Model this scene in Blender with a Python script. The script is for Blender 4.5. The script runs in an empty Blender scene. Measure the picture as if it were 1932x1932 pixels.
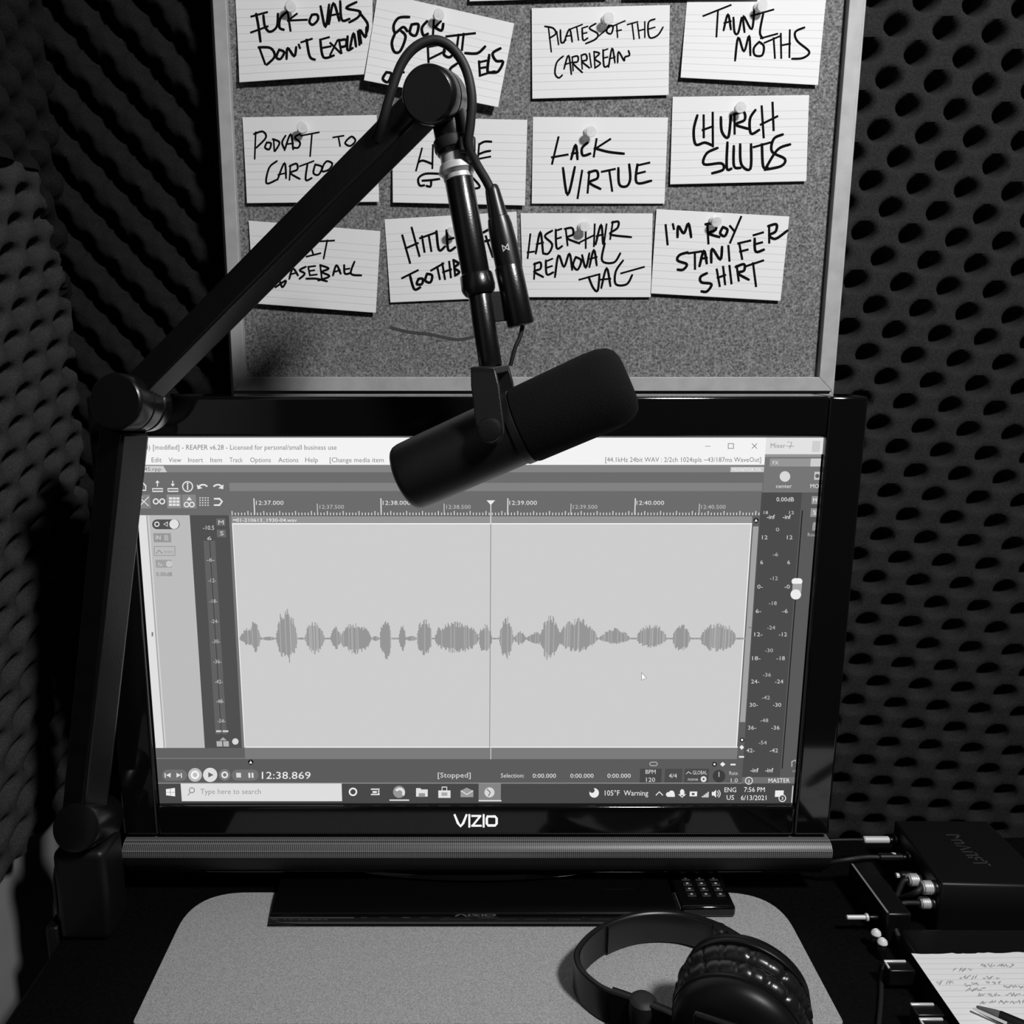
import bpy, math, random
import numpy as np
from mathutils import Vector as V, Matrix

random.seed(7)
scene = bpy.context.scene
COL = scene.collection

# ------------------------------------------------------------------ camera
F, CX, CY, H = 1620.0, 882.0, 966.0, 0.509        # focal length (px), principal point, eye height over the desk
PITCH = math.atan(326 / 1620)
SP, CP = math.sin(PITCH), math.cos(PITCH)
cam = bpy.data.objects.new('camera', bpy.data.cameras.new('camera'))
COL.objects.link(cam)
cam.location = (0, 0, H)
cam.rotation_euler = (math.pi / 2 - PITCH, 0, 0)
cam.data.sensor_width = 36
cam.data.lens = 36 * F / 1932
cam.data.shift_x = (966 - CX) / 1932
cam.data.clip_start = 0.02
scene.camera = cam

# ------------------------------------------------------------------ world, lights, exposure
w = bpy.data.worlds.new('world'); scene.world = w; w.use_nodes = True
w.node_tree.nodes['Background'].inputs[0].default_value = (1, 1, 1, 1)
w.node_tree.nodes['Background'].inputs[1].default_value = 0.012

def area_light(name, loc, target, size, power):
    d = bpy.data.lights.new(name, 'AREA'); d.shape = 'DISK'; d.size = size; d.energy = power
    d.spread = math.radians(150)
    o = bpy.data.objects.new(name, d); COL.objects.link(o)
    o.location = loc
    o.rotation_euler = (V(target) - V(loc)).to_track_quat('-Z', 'Y').to_euler()
    return o
area_light('ceiling_lamp', (0.62, -0.12, 1.34), (0.12, 0.78, 0.45), 0.19, 14.4)

vs = scene.view_settings
vs.view_transform = 'Standard'; vs.look = 'None'; vs.exposure = 0.0; vs.gamma = 1.0
vs.use_curve_mapping = False

# ------------------------------------------------------------------ helpers
def at(u, v, Y):
    dv = (v - CY) / F
    t = Y / (CP - dv * SP)
    return V(((u - CX) / F * t, Y, H + (-SP - dv * CP) * t))

def atz(u, v, z):
    dv = (v - CY) / F
    t = (z - H) / (-SP - dv * CP)
    return V(((u - CX) / F * t, (CP - dv * SP) * t, z))

def lin(s):
    s /= 255.0
    return s / 12.92 if s <= 0.04045 else ((s + 0.055) / 1.055) ** 2.4

def mat(name, g, rough=0.5, metal=0.0, spec=0.5, noise=0, namp=0.3, bump=0, bscale=200, coat=0, trans=0):
    m = bpy.data.materials.new(name); m.use_nodes = True
    nt = m.node_tree; b = nt.nodes['Principled BSDF']
    b.inputs['Base Color'].default_value = (g, g, g, 1)
    b.inputs['Roughness'].default_value = rough
    b.inputs['Metallic'].default_value = metal
    b.inputs['Specular IOR Level'].default_value = spec
    b.inputs['Coat Weight'].default_value = coat
    b.inputs['Coat Roughness'].default_value = 0.04
    b.inputs['Transmission Weight'].default_value = trans
    if noise or bump:
        tc = nt.nodes.new('ShaderNodeTexCoord')
        n = nt.nodes.new('ShaderNodeTexNoise')
        n.inputs['Scale'].default_value = noise or bscale
        n.inputs['Detail'].default_value = 4
        nt.links.new(tc.outputs['Object'], n.inputs['Vector'])
        if noise:
            r = nt.nodes.new('ShaderNodeMapRange')
            r.inputs[1].default_value = 0.3; r.inputs[2].default_value = 0.7
            r.inputs[3].default_value = g * (1 - namp); r.inputs[4].default_value = g * (1 + namp)
            nt.links.new(n.outputs['Fac'], r.inputs[0])
            nt.links.new(r.outputs[0], b.inputs['Base Color'])
        if bump:
            n2 = nt.nodes.new('ShaderNodeTexNoise'); n2.inputs['Scale'].default_value = bscale
            nt.links.new(tc.outputs['Object'], n2.inputs['Vector'])
            bp = nt.nodes.new('ShaderNodeBump'); bp.inputs['Strength'].default_value = bump
            bp.inputs['Distance'].default_value = 0.002
            nt.links.new(n2.outputs['Fac'], bp.inputs['Height'])
            nt.links.new(bp.outputs['Normal'], b.inputs['Normal'])
    return m

class MB:
    """collects shapes and links them as ONE mesh object"""
    def __init__(s): s.v = []; s.f = []; s.val = []
    def add(s, vs, fs, val=0.0):
        o = len(s.v); s.v += [V(p) for p in vs]
        s.f += [tuple(o + i for i in f) for f in fs]; s.val += [val] * len(fs)
        return s
    def box(s, a, b, val=0.0):
        (x0, y0, z0), (x1, y1, z1) = a, b
        P = [(x0,y0,z0),(x1,y0,z0),(x1,y1,z0),(x0,y1,z0),(x0,y0,z1),(x1,y0,z1),(x1,y1,z1),(x0,y1,z1)]
        return s.add(P, [(0,3,2,1),(4,5,6,7),(0,1,5,4),(1,2,6,5),(2,3,7,6),(3,0,4,7)], val)
    def hexa(s, P):
        return s.add(P, [(0,3,2,1),(4,5,6,7),(0,1,5,4),(1,2,6,5),(2,3,7,6),(3,0,4,7)])
    def lathe(s, p0, d, prof, seg=48, ex=1.0, ey=1.0, up=None, rip=None):
        d = V(d).normalized(); p0 = V(p0)
        a = V(up) if up else (V((0,0,1)) if abs(d.z) < .9 else V((1,0,0)))
        x = d.cross(a).normalized(); y = x.cross(d).normalized()
        vs = []
        for k, (h, r) in enumerate(prof):
            for i in range(seg):
                t = 2 * math.pi * i / seg
                rr = r if not rip else rip(k, t, r)
                vs.append(p0 + d * h + x * (rr * ex * math.cos(t)) + y * (rr * ey * math.sin(t)))
        fs = []
        n = len(prof)
        for k in range(n - 1):
            for i in range(seg):
                j = (i + 1) % seg
                fs.append((k*seg+i, k*seg+j, (k+1)*seg+j, (k+1)*seg+i))
        fs.append(tuple(reversed(range(seg)))); fs.append(tuple((n-1)*seg + i for i in range(seg)))
        return s.add(vs, [tuple(reversed(f)) for f in fs])
    def cyl(s, p0, p1, r, seg=40, bev=0.0015, r1=None):
        p0, p1 = V(p0), V(p1); L = (p1 - p0).length; r1 = r if r1 is None else r1
        b = min(bev, L * .3, r * .5)
        return s.lathe(p0, p1 - p0, [(0, r-b), (b*.3, r-b*.3), (b, r), (L-b, r1), (L-b*.3, r1-b*.3), (L, r1-b)], seg)
    def beam(s, p0, p1, wd, dp, roll=0.0, face=(0,-1,0)):
        p0, p1 = V(p0), V(p1); d = (p1 - p0).normalized()
        f = V(face); f = (f - d * f.dot(d)).normalized()
        f = Matrix.Rotation(roll, 3, d) @ f
        g = d.cross(f)
        P = [p + f*a*dp/2 + g*b*wd/2 for p in (p0, p1) for a, b in ((-1,-1),(1,-1),(1,1),(-1,1))]
        return s.hexa(P)
    def tube(s, pts, r, seg=12, sub=8, closed_caps=True):
        P = smooth(pts, sub); n = len(P); vs = []; nx = None
        for i, p in enumerate(P):
            d = (P[min(i+1, n-1)] - P[max(i-1, 0)]).normalized()
            if nx is None:
                nx = d.cross(V((0,0,1)) if abs(d.z) < .9 else V((1,0,0))).normalized()
            nx = (nx - d * nx.dot(d)).normalized(); ny = d.cross(nx)
            rr = r[i] if isinstance(r, list) else r
            for k in range(seg):
                t = 2*math.pi*k/seg
                vs.append(p + nx*rr*math.cos(t) + ny*rr*math.sin(t))
        fs = [(i*seg+k, i*seg+(k+1)%seg, (i+1)*seg+(k+1)%seg, (i+1)*seg+k) for i in range(n-1) for k in range(seg)]
        fs.append(tuple(reversed(range(seg)))); fs.append(tuple((n-1)*seg+k for k in range(seg)))
        return s.add(vs, fs)
    def build(s, name, m, parent=None, bevel=0, smooth_=True, seg=2, shade=False, uv=None, origin=None):
        me = bpy.data.meshes.new(name)
        o0 = V(parent['base']) if parent is not None and 'base' in parent else (V(origin) if origin else V((0,0,0)))
        me.from_pydata([tuple(p - o0) for p in s.v], [], s.f)
        me.materials.append(m)
        if shade:
            a = me.attributes.new('shade', 'FLOAT', 'FACE'); a.data.foreach_set('value', s.val)
        if uv is not None:
            l = me.uv_layers.new(name='UVMap')
            for lp in me.loops: l.data[lp.index].uv = uv[lp.vertex_index]
        me.validate(); me.update()
        ob = bpy.data.objects.new(name, me); COL.objects.link(ob)
        if parent is not None:
            ob.parent = parent; 
            if 'base' in parent: ob['base'] = parent['base']
        elif origin: ob.location = origin
        if bevel:
            md = ob.modifiers.new('bevel', 'BEVEL'); md.width = bevel; md.segments = seg
            md.limit_method = 'ANGLE'; md.angle_limit = math.radians(40); md.harden_normals = False
        if smooth_:
            me.polygons.foreach_set('use_smooth', [True]*len(me.polygons))
            try: me.set_sharp_from_angle(angle=math.radians(38))
            except Exception: pass
        return ob

def smooth(pts, sub=8):
    pts = [V(p) for p in pts]
    if len(pts) < 3 or sub < 2: 
        return pts
    out = []
    for i in range(len(pts)-1):
        p0 = pts[max(i-1,0)]; p1 = pts[i]; p2 = pts[i+1]; p3 = pts[min(i+2,len(pts)-1)]
        for k in range(sub):
            t = k/sub
            out.append(.5*((2*p1)+(p2-p0)*t+(2*p0-5*p1+4*p2-p3)*t*t+(3*p1-p0-3*p2+p3)*t*t*t))
    out.append(pts[-1]); return out

def tag(o, label=None, cat=None, group=None, kind=None):
    if label: o['label'] = label
    if cat: o['category'] = cat
    if group: o['group'] = group
    if kind: o['kind'] = kind
    return o

def thing(name, label, cat, loc, group=None):
    o = bpy.data.objects.new(name, None); COL.objects.link(o)
    o.location = loc; o['base'] = tuple(loc); o.empty_display_size = .02
    return tag(o, label, cat, group)

# ------------------------------------------------------------------ materials
M_black = mat('black_satin_paint', 0.0035, .45, spec=.4)
M_arm = mat('black_powder_coat', 0.004, .27, spec=.6, bump=.05, bscale=900)
M_gloss = mat('piano_black_plastic', 0.0035, .08, coat=.3)
M_standgloss = mat('glossy_black_glass', 0.0025, .05, coat=.4)
M_plastic = mat('black_plastic', 0.0045, .35, spec=.45)
M_rubber = mat('black_rubber', 0.008, .6)
M_micbody = mat('dark_grey_mic_enamel', 0.006, .42, spec=.5, bump=.1, bscale=1200)
M_foam_mic = mat('black_windscreen_foam', 0.0045, .9, spec=.15, bump=.5, bscale=1500)
M_chrome = mat('brushed_nickel', 0.75, .36, metal=.5)
M_silver = mat('bright_nickel', 0.9, .22, metal=.35)
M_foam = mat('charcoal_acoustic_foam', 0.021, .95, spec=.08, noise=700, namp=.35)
M_foamLit = mat('charcoal_acoustic_foam_lit', 0.032, .95, spec=.08, noise=700, namp=.35)  # paler copy of the foam: screen glow on the left sheet put into colour
M_foamShade = mat('charcoal_acoustic_foam_shaded', 0.010, .95, spec=.08, noise=700, namp=.35)  # darker copy of the foam: dim light at the left put into colour
M_wall = mat('painted_wall', 0.26, .8, noise=30, namp=.05)
M_desk = mat('black_desk_laminate', 0.0022, .55, spec=.12, noise=300, namp=.5)
M_mat = mat('grey_felt_mat', 0.36, .95, spec=.1, noise=900, namp=.30, bump=.3, bscale=1200)
M_wood = mat('pale_wood_frame', 0.36, .6, noise=60, namp=.12)
M_floor = mat('dark_floor', 0.05, .7)
M_leather = mat('black_leatherette', 0.010, .28, spec=.5)
M_ink = mat('black_marker_ink', 0.004, .9, spec=.05)
M_pencil = mat('faint_pen_ink', 0.30, .8)
M_clear = mat('clear_plastic', 0.92, .12, trans=.1)
M_clear.node_tree.nodes['Principled BSDF'].inputs['Alpha'].default_value = .70
M_label = mat('light_print', 0.55, .6)
M_dimlabel = mat('dim_grey_print', 0.035, .6)
M_white = mat('white_plastic_tip', .8, .25)
M_cup = mat('black_ear_cup_plastic', 0.0045, .4, spec=.25)
M_pen = mat('grey_plastic_pen', 0.12, .3)

# cork: speckled
M_cork = bpy.data.materials.new('cork'); M_cork.use_nodes = True
nt = M_cork.node_tree; b = nt.nodes['Principled BSDF']; b.inputs['Roughness'].default_value = .9; b.inputs['Specular IOR Level'].default_value = .15
tc = nt.nodes.new('ShaderNodeTexCoord')
n1 = nt.nodes.new('ShaderNodeTexNoise'); n1.inputs['Scale'].default_value = 480; n1.inputs['Detail'].default_value = 3
n2 = nt.nodes.new('ShaderNodeTexVoronoi'); n2.inputs['Scale'].default_value = 260
n3 = nt.nodes.new('ShaderNodeTexNoise'); n3.inputs['Scale'].default_value = 12
for n in (n1, n2, n3): nt.links.new(tc.outputs['Object'], n.inputs['Vector'])
cr = nt.nodes.new('ShaderNodeValToRGB'); e = cr.color_ramp.elements
e[0].position = .28; e[0].color = (.05,.05,.05,1); e[1].position = .74; e[1].color = (.285,.285,.285,1)
k = cr.color_ramp.elements.new(.5); k.color = (.145,.145,.145,1)
ad = nt.nodes.new('ShaderNodeMath'); ad.operation = 'MULTIPLY_ADD'; ad.inputs[1].default_value = .25; 
nt.links.new(n2.outputs['Distance'], ad.inputs[0])
sb = nt.nodes.new('ShaderNodeMath'); sb.operation = 'SUBTRACT'; sb.inputs[1].default_value = .11
nt.links.new(n1.outputs['Fac'], sb.inputs[0]); nt.links.new(sb.outputs[0], ad.inputs[2])
nt.links.new(ad.outputs[0], cr.inputs[0]); nt.links.new(cr.outputs[0], b.inputs['Base Color'])

# ruled card paper (lines follow the card's own UV)
def ruled(name, g, n, dark, lo, width, dash):
    m = bpy.data.materials.new(name); m.use_nodes = True
    nt = m.node_tree; b = nt.nodes['Principled BSDF']; b.inputs['Roughness'].default_value = .75; b.inputs['Specular IOR Level'].default_value = .2
    uv = nt.nodes.new('ShaderNodeUVMap'); sx = nt.nodes.new('ShaderNodeSeparateXYZ'); nt.links.new(uv.outputs[0], sx.inputs[0])
    def math_(op, a, bb):
        q = nt.nodes.new('ShaderNodeMath'); q.operation = op
        for i, z in enumerate((a, bb)):
            if isinstance(z, (int, float)): q.inputs[i].default_value = z
            else: nt.links.new(z, q.inputs[i])
        return q.outputs[0]
    fr = math_('FRACT', math_('MULTIPLY', sx.outputs[1], n), 0)
    ln = math_('LESS_THAN', fr, width)
    ok = math_('LESS_THAN', sx.outputs[1], lo)
    ln = math_('MULTIPLY', ln, ok)
    mx = nt.nodes.new('ShaderNodeMix'); mx.data_type = 'RGBA'
    mx.inputs[6].default_value = (g, g, g, 1); mx.inputs[7].default_value = (dark, dark, dark, 1)
    nt.links.new(ln, mx.inputs[0]); nt.links.new(mx.outputs[2], b.inputs['Base Color'])
    return m
M_card = ruled('ruled_index_card', .72, 11.0, .56, .88, .09, 0)
M_sheet = ruled('ruled_note_paper', .80, 26.0, .62, .97, .10, 0)

M_bar = mat('dark_speaker_plastic', 0.014, .6, spec=.3)
# speaker grille cloth: fine woven dots
M_grille = mat('perforated_speaker_grille', 0.05, .42, spec=.6)
nt = M_grille.node_tree; b = nt.nodes['Principled BSDF']
tc = nt.nodes.new('ShaderNodeTexCoord'); vo = nt.nodes.new('ShaderNodeTexVoronoi'); vo.inputs['Scale'].default_value = 560; vo.inputs['Randomness'].default_value = 0
rp = nt.nodes.new('ShaderNodeMapRange'); rp.inputs[1].default_value = .25; rp.inputs[2].default_value = .5; rp.inputs[3].default_value = .015; rp.inputs[4].default_value = .17
vo.voronoi_dimensions = '2D'
sx_ = nt.nodes.new('ShaderNodeSeparateXYZ'); cx_ = nt.nodes.new('ShaderNodeCombineXYZ')
nt.links.new(tc.outputs['Object'], sx_.inputs[0]); nt.links.new(sx_.outputs[0], cx_.inputs[0])
ay_ = nt.nodes.new('ShaderNodeMath'); ay_.operation = 'SUBTRACT'; nt.links.new(sx_.outputs[2], ay_.inputs[0]); nt.links.new(sx_.outputs[1], ay_.inputs[1])
nt.links.new(ay_.outputs[0], cx_.inputs[1]); nt.links.new(cx_.outputs[0], vo.inputs['Vector']); nt.links.new(vo.outputs['Distance'], rp.inputs[0]); nt.links.new(rp.outputs[0], b.inputs['Base Color'])

def emit(name, sampled=True, gain=1.0):
    m = bpy.data.materials.new(name); m.use_nodes = True
    nt = m.node_tree; nt.nodes.clear()
    o = nt.nodes.new('ShaderNodeOutputMaterial'); e = nt.nodes.new('ShaderNodeEmission')
    a = nt.nodes.new('ShaderNodeAttribute'); a.attribute_name = 'shade'
    nt.links.new(a.outputs['Fac'], e.inputs['Strength']); nt.links.new(e.outputs[0], o.inputs[0])
    m.cycles.emission_sampling = 'FRONT' if sampled else 'NONE'
    return m
M_display = emit('lit_display'); M_displaytext = emit('lit_display_text', False)

# ------------------------------------------------------------------ setting
YW = 0.918
XL = -0.425
tag(MB().box((XL-.08, YW, -.75), (1.1, YW+.08, 1.5)).build('wall_back', M_wall, smooth_=False), kind='structure')
tag(MB().box((XL-.08, -.5, -.75), (XL, YW, 1.5)).build('wall_left', M_wall, smooth_=False), kind='structure')
tag(MB().box((XL-.08, -.5, -.80), (1.1, YW+.08, -.75)).build('floor', M_floor, smooth_=False), kind='structure')

PIT = 0.0472
def foam(name, m, o, ax, ay, nrm, w_, h_, ang, ref, step, depth, power, ridge, clip, label, stretch=1.0):
    o, ax, ay, nrm = V(o), V(ax), V(ay), V(nrm)
    nx, ny = int(w_/step), int(h_/step)
    X, Y = np.meshgrid(np.linspace(0, w_, nx+1), np.linspace(0, h_, ny+1))
    ca, sa = math.cos(ang), math.sin(ang)
    dx, dy = X-ref[0], Y-ref[1]
    a = (ca*dx + sa*dy); c = (-sa*dx + ca*dy)
    k = 2*math.pi/PIT
    P = PIT
    def pits(a, c):
        da = (a + P/2) % P - P/2; dc = (c + P/2) % P - P/2
        return np.exp(-(np.abs(da/power[0])**2 + np.abs(dc/power[1])**2)**power[2])
    g = np.maximum(pits(a, c), pits(a + P/2, c + P/2))
    if ridge: 
        rr = ((1+np.cos(k*(a+c)))/2)**3.2
        g = np.maximum(g, ridge*rr)
    D = .030 - depth*g
    vs = [o + ax*float(X[j,i]) + ay*float(Y[j,i]) + nrm*float(D[j,i]) for j in range(ny+1) for i in range(nx+1)]
    fs = []
    for j in range(ny):
        for i in range(nx):
            if clip and not clip(X[j,i], Y[j,i]): continue
            q = j*(nx+1)+i; fs.append((q, q+1, q+nx+2, q+nx+1))
    # edge skirt down to the wall so the sheet has its real thickness
    from collections import Counter
    cnt = Counter()
    for f in fs:
        for p in range(4): cnt[frozenset((f[p], f[(p+1)%4]))] += 1
    base = {}
    for f in list(fs):
        for p in range(4):
            e0, e1 = f[p], f[(p+1)%4]
            if cnt[frozenset((e0,e1))] == 1:
                for q in (e0, e1):
                    if q not in base:
                        j, i = divmod(q, nx+1); base[q] = len(vs)
                        vs.append(o + ax*float(X[j,i]) + ay*float(Y[j,i]) + nrm*.001)
                fs.append((e1, e0, base[e0], base[e1]))
    used = sorted({i for f in fs for i in f}); mp = {q: i for i, q in enumerate(used)}
    mb = MB(); mb.add([vs[q] for q in used], [tuple(mp[i] for i in f) for f in fs])
    return tag(mb.build(name, m), label, 'acoustic foam', 'egg crate foam sheets on the walls')

# right part of the back wall: hole lattice anchored where the photo shows it, hung 4 degrees askew
YF = YW - .030
h0 = at(1666, 716, YF+.01)
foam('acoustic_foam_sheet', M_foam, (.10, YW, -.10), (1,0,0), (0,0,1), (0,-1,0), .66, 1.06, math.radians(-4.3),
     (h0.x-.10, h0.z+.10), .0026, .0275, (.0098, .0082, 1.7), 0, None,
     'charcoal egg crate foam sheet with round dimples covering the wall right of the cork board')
h1 = at(200, 420, YF+.01)
foam('acoustic_foam_sheet', M_foamShade, (XL+.002, YW, -.10), (1,0,0), (0,0,1), (0,-1,0), .52, 1.06, math.radians(-3),
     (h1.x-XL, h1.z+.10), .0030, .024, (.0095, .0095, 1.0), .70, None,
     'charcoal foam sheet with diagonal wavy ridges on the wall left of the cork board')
# left wall sheet, cut on a slant near the corner, its bottom above the desk
def clipL(y, z):   # y runs from the camera towards the corner, z up
    Yw, zw = y + .30, z + .058
    return Yw < min(.886, .924 - (zw-.426)*.375) and (zw < .66) 
foam('acoustic_foam_sheet', M_foamLit, (XL, .30, .058), (0,1,0), (0,0,1), (1,0,0), .58, .75, math.radians(12),
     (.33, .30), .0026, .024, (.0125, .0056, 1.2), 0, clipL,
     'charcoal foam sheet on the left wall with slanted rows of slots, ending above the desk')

def clipU(y, z):
    return not clipL(y, z + .392 - 0) and not (y + .30 > .886)
foam('acoustic_foam_sheet', M_foamShade, (XL, .30, .45), (0,1,0), (0,0,1), (1,0,0), .62, .70, math.radians(-3),
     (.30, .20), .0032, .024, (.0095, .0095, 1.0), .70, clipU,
     'charcoal foam sheet with diagonal ridges high on the left wall, above the slotted sheet')
# ------------------------------------------------------------------ desk and mat
DL = -.352
desk = thing('desk', 'wide black desk under the television', 'desk', (0.1, .55, -.73))
MB().box((DL, .18, -.03), (.86, .812, 0)).build('desktop', M_desk, desk, bevel=.003)
for x in (DL+.03, .80):
    for y in (.22, .76):
        MB().box((x, y, -.75), (x+.045, y+.045, -.0305)).build('leg', M_desk, desk, bevel=.002)

def rounded_poly(c, r, n=14):
    out = []
    for i in range(len(c)):
        p, q, s_ = V(c[i-1]), V(c[i]), V(c[(i+1) % len(c)])
        a, b2 = (p-q).normalized(), (s_-q).normalized()
        rr = r[i] if isinstance(r, (list, tuple)) else r
        A, B = q+a*rr, q+b2*rr
        for k in range(n+1):
            t = k/n; out.append((1-t)**2*A + 2*t*(1-t)*q + t*t*B)
    return out
def slab(poly, z0, z1):
    n = len(poly)
    vs = [V((p.x, p.y, z0)) for p in poly] + [V((p.x, p.y, z1)) for p in poly]
    fs = [tuple(reversed(range(n))), tuple(range(n, 2*n))] + [(i, (i+1) % n, n+(i+1) % n, n+i) for i in range(n)]
    return MB().add(vs, fs)
ml, mr = atz(248, 1932, .003), atz(1594, 1932, .003)
mtop = atz(880, 1683, .003).y; mbot = atz(880, 1930.5, .003).y
mlt = atz(338, 1750, .003).x; mrt = atz(1500, 1760, .003).x
corners = [(ml.x, mbot), (mr.x, mbot), (mrt+.002, mtop), (mlt-.002, mtop)]
corners = [V((a, b_, 0)) for a, b_ in corners]
tag(slab(rounded_poly(corners, [.004, .004, .05, .05]), .0002, .003).build('desk_mat', M_mat, bevel=.0008),
    'light grey felt desk mat with rounded corners on the black desk', 'desk mat')

# ------------------------------------------------------------------ television
YS = .713
tv = thing('television', 'glossy black television showing an audio editing program', 'television', (.008, .74, .003))
YB = YS - .006
bxL, bxR = at(161, 750, YB).x, at(1640, 750, YB).x
bzT, bzB = at(880, 748, YB).z, at(880, 1576, YB).z
sL, sR = at(248, 826, YS).x, at(1552, 825, YS).x
sT, sB = at(880, 825.5, YS).z, at(880, 1513.5, YS).z
fr = MB()
fr.box((bxL, YB, bzB), (sL-.001, YS+.03, bzT)); fr.box((sR+.001, YB, bzB), (bxR, YS+.03, bzT))
fr.box((sL-.001, YB, sT+.001), (sR+.001, YS+.03, bzT)); fr.box((sL-.001, YB, bzB), (sR+.001, YS+.03, sB-.001))
fr.build('bezel', M_gloss, tv, bevel=.0025, seg=3)
bk = MB(); 
x0, x1 = bxL+.008, bxR-.008
bk.hexa([(x0, YS+.0305, bzB), (x1, YS+.0305, bzB), (x1-.05, .825, bzB+.04), (x0+.05, .825, bzB+.04),
         (x0, YS+.0305, bzT-.006), (x1, YS+.0305, bzT-.006), (x1-.05, .825, bzT-.07), (x0+.05, .825, bzT-.07)])
bk.build('back_housing', M_plastic, tv, bevel=.006)
# speaker bar under the bezel: curved profile
prof = [(YS+.028, .0632), (YS-.0065, .0630), (YS-.0110, .0610), (YS-.0145, .0575), (YS-.0155, .0550), (YS-.0150, .0500), (YS-.0125, .0430), (YS-.0085, .0360), (YS-.0030, .0300), (YS+.002, .0275), (YS+.028, .0275)]
gx0, gx1 = at(232, 1580, YS-.01).x, at(1569, 1580, YS-.01).x
def extr(prof):
    n = len(prof)
    return MB().add([V((x, y, z)) for x in (gx0, gx1) for y, z in prof],
       [(i, i+n, (i+1) % n+n, (i+1) % n) for i in range(n)] + [tuple(range(n)), tuple(reversed(range(n, 2*n)))])
extr(prof[:6] + [(YS+.028, .0500)]).build('speaker_grille', M_grille, tv)
extr([(YS+.028, .0499), (YS-.0149, .0499)] + prof[6:]).build('speaker_bar', M_bar, tv)
MB().box((gx0, YS+.000, .0250), (gx1, YS+.03, .0273)).build('speaker_lip', M_gloss, tv, bevel=.0008)
# stand
f0 = atz(505, 1743, .006); f1 = atz(1287, 1745, .006)
yb = .800
tz = .011
st = MB(); 
bp_ = [(f0.y, .0032), (f0.y-.0004, .0042)]
bp_ += [(f0.y + d_, 0.0046 + .0172*(1-math.exp(-d_/.05))) for d_ in (.0005,.003,.006,.009,.012,.016,.021,.028,.038,.055,.080,.125)] + [(f0.y+.126, .0032)]
n = len(bp_)
st.add([V((x + (sg*.004*(y-f0.y)/.12), y, z)) for x, sg in ((f0.x, 1), (f1.x, -1)) for y, z in bp_],
       [(i, i+n, (i+1) % n+n, (i+1) % n) for i in range(n)] + [tuple(range(n)), tuple(reversed(range(n, 2*n)))])
st.build('stand_base', M_standgloss, tv)
nk = MB(); nk.lathe((.008, .752, .018), (0,0,1), [(0, .150), (.004, .146), (.008, .120), (.0105, .09), (.0115, .0)][:-1] + [(.0125, .05)], 64, 1.0, .28, up=(0,1,0))
nk.box((-.05, .745, .012), (.066, .79, .10))
nk.build('stand_neck', M_gloss, tv, bevel=.001)

# brand lettering on the bezel: strokes as solid bars
def stroke_mesh(lines, mapper, wpx, mb=None, sub=6, ends=True):
    mb = mb or MB()
    for ln in lines:
        P = smooth([V((a, b_, 0)) for a, b_ in ln], sub) if len(ln) > 2 else [V((a, b_, 0)) for a, b_ in ln]
        n = len(P); L = []
        for i, p in enumerate(P):
            d = (P[min(i+1, n-1)] - P[max(i-1, 0)])
            if d.length < 1e-6: d = V((1, 0, 0))
            d.normalize(); nn = V((-d.y, d.x, 0))
            ext = d * (wpx*.4 * (-1 if i == 0 else (1 if i == n-1 else 0))) if ends else V((0,0,0))
            wv = wpx*(1.0 if 0 < i < n-1 else .8)
            L.append((p+ext+nn*wv/2, p+ext-nn*wv/2))
        vs = [mapper(q.x, q.y) for pr in L for q in pr]
        mb.add(vs, [(2*i, 2*i+1, 2*i+3, 2*i+2) for i in range(n-1)])
    return mb
lg = [[(858,1538),(864,1553),(869,1559),(874,1553),(880,1538)], [(885.5,1538),(885.5,1559.5)],
      [(891,1539.5),(906,1539.5)],[(906,1540),(892,1557.5)],[(891,1558),(907,1558)], [(912.5,1538),(912.5,1559.5)],
      [(920,1540.5),(934,1540.5),(937,1544),(937,1554),(934,1557.5),(921,1557.5),(918.5,1554),(918.5,1544),(920,1540.5)]]
lm = stroke_mesh(lg, lambda u, v: at(u, v, YB-.0006), 4.6, sub=1)
lm.val = [lin(250)]*len(lm.f)
lo = lm.build('brand_logo', M_displaytext, tv, shade=True, smooth_=False)
lo['label'] = 'lit white brand lettering on the lower bezel'

# ---- the picture on the display
disp = MB(); txt = MB()
LAY = [0]
def S(u, v, d): return at(u, v, YS - d)
def rect(u0, v0, u1, v1, g, d=.00004, mb=None, vr=None, g2=None):
    """rectangle on the display: u's read on row vr (default: the middle row)"""
    mb = mb or txt; vr = vr if vr is not None else (v0+v1)/2
    xa, xb = at(u0, vr, YS).x, at(u1, vr, YS).x
    za, zb = at(880, v0, YS).z, at(880, v1, YS).z
    mb.add([(xa, YS-d, zb), (xb, YS-d, zb), (xb, YS-d, za), (xa, YS-d, za)], [(0,1,2,3)], lin(g))
def poly(pts, g, d=.0003):
    txt.add([S(u, v, d) for u, v in pts], [tuple(range(len(pts)))], lin(g))
def disc(u, v, r, g, d=.0003, n=20):
    poly([(u+r*math.cos(2*math.pi*i/n), v-r*math.sin(2*math.pi*i/n)) for i in range(n)], g, d)
def ring(u, v, r, wpx, g, d=.00035, n=24, a0=0, a1=2*math.pi):
    for i in range(n):
        t0, t1 = a0+(a1-a0)*i/n, a0+(a1-a0)*(i+1)/n
        poly([(u+(r+q)*math.cos(t), v-(r+q)*math.sin(t)) for q, t in ((0,t0),(wpx,t0),(wpx,t1),(0,t1))], g, d)
def line(pts, wpx, g, d=.0004):
    m = stroke_mesh([pts], lambda u, v: S(u, v, d), wpx, sub=1)
    txt.add(m.v, m.f, lin(g))
FC = {}
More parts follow.
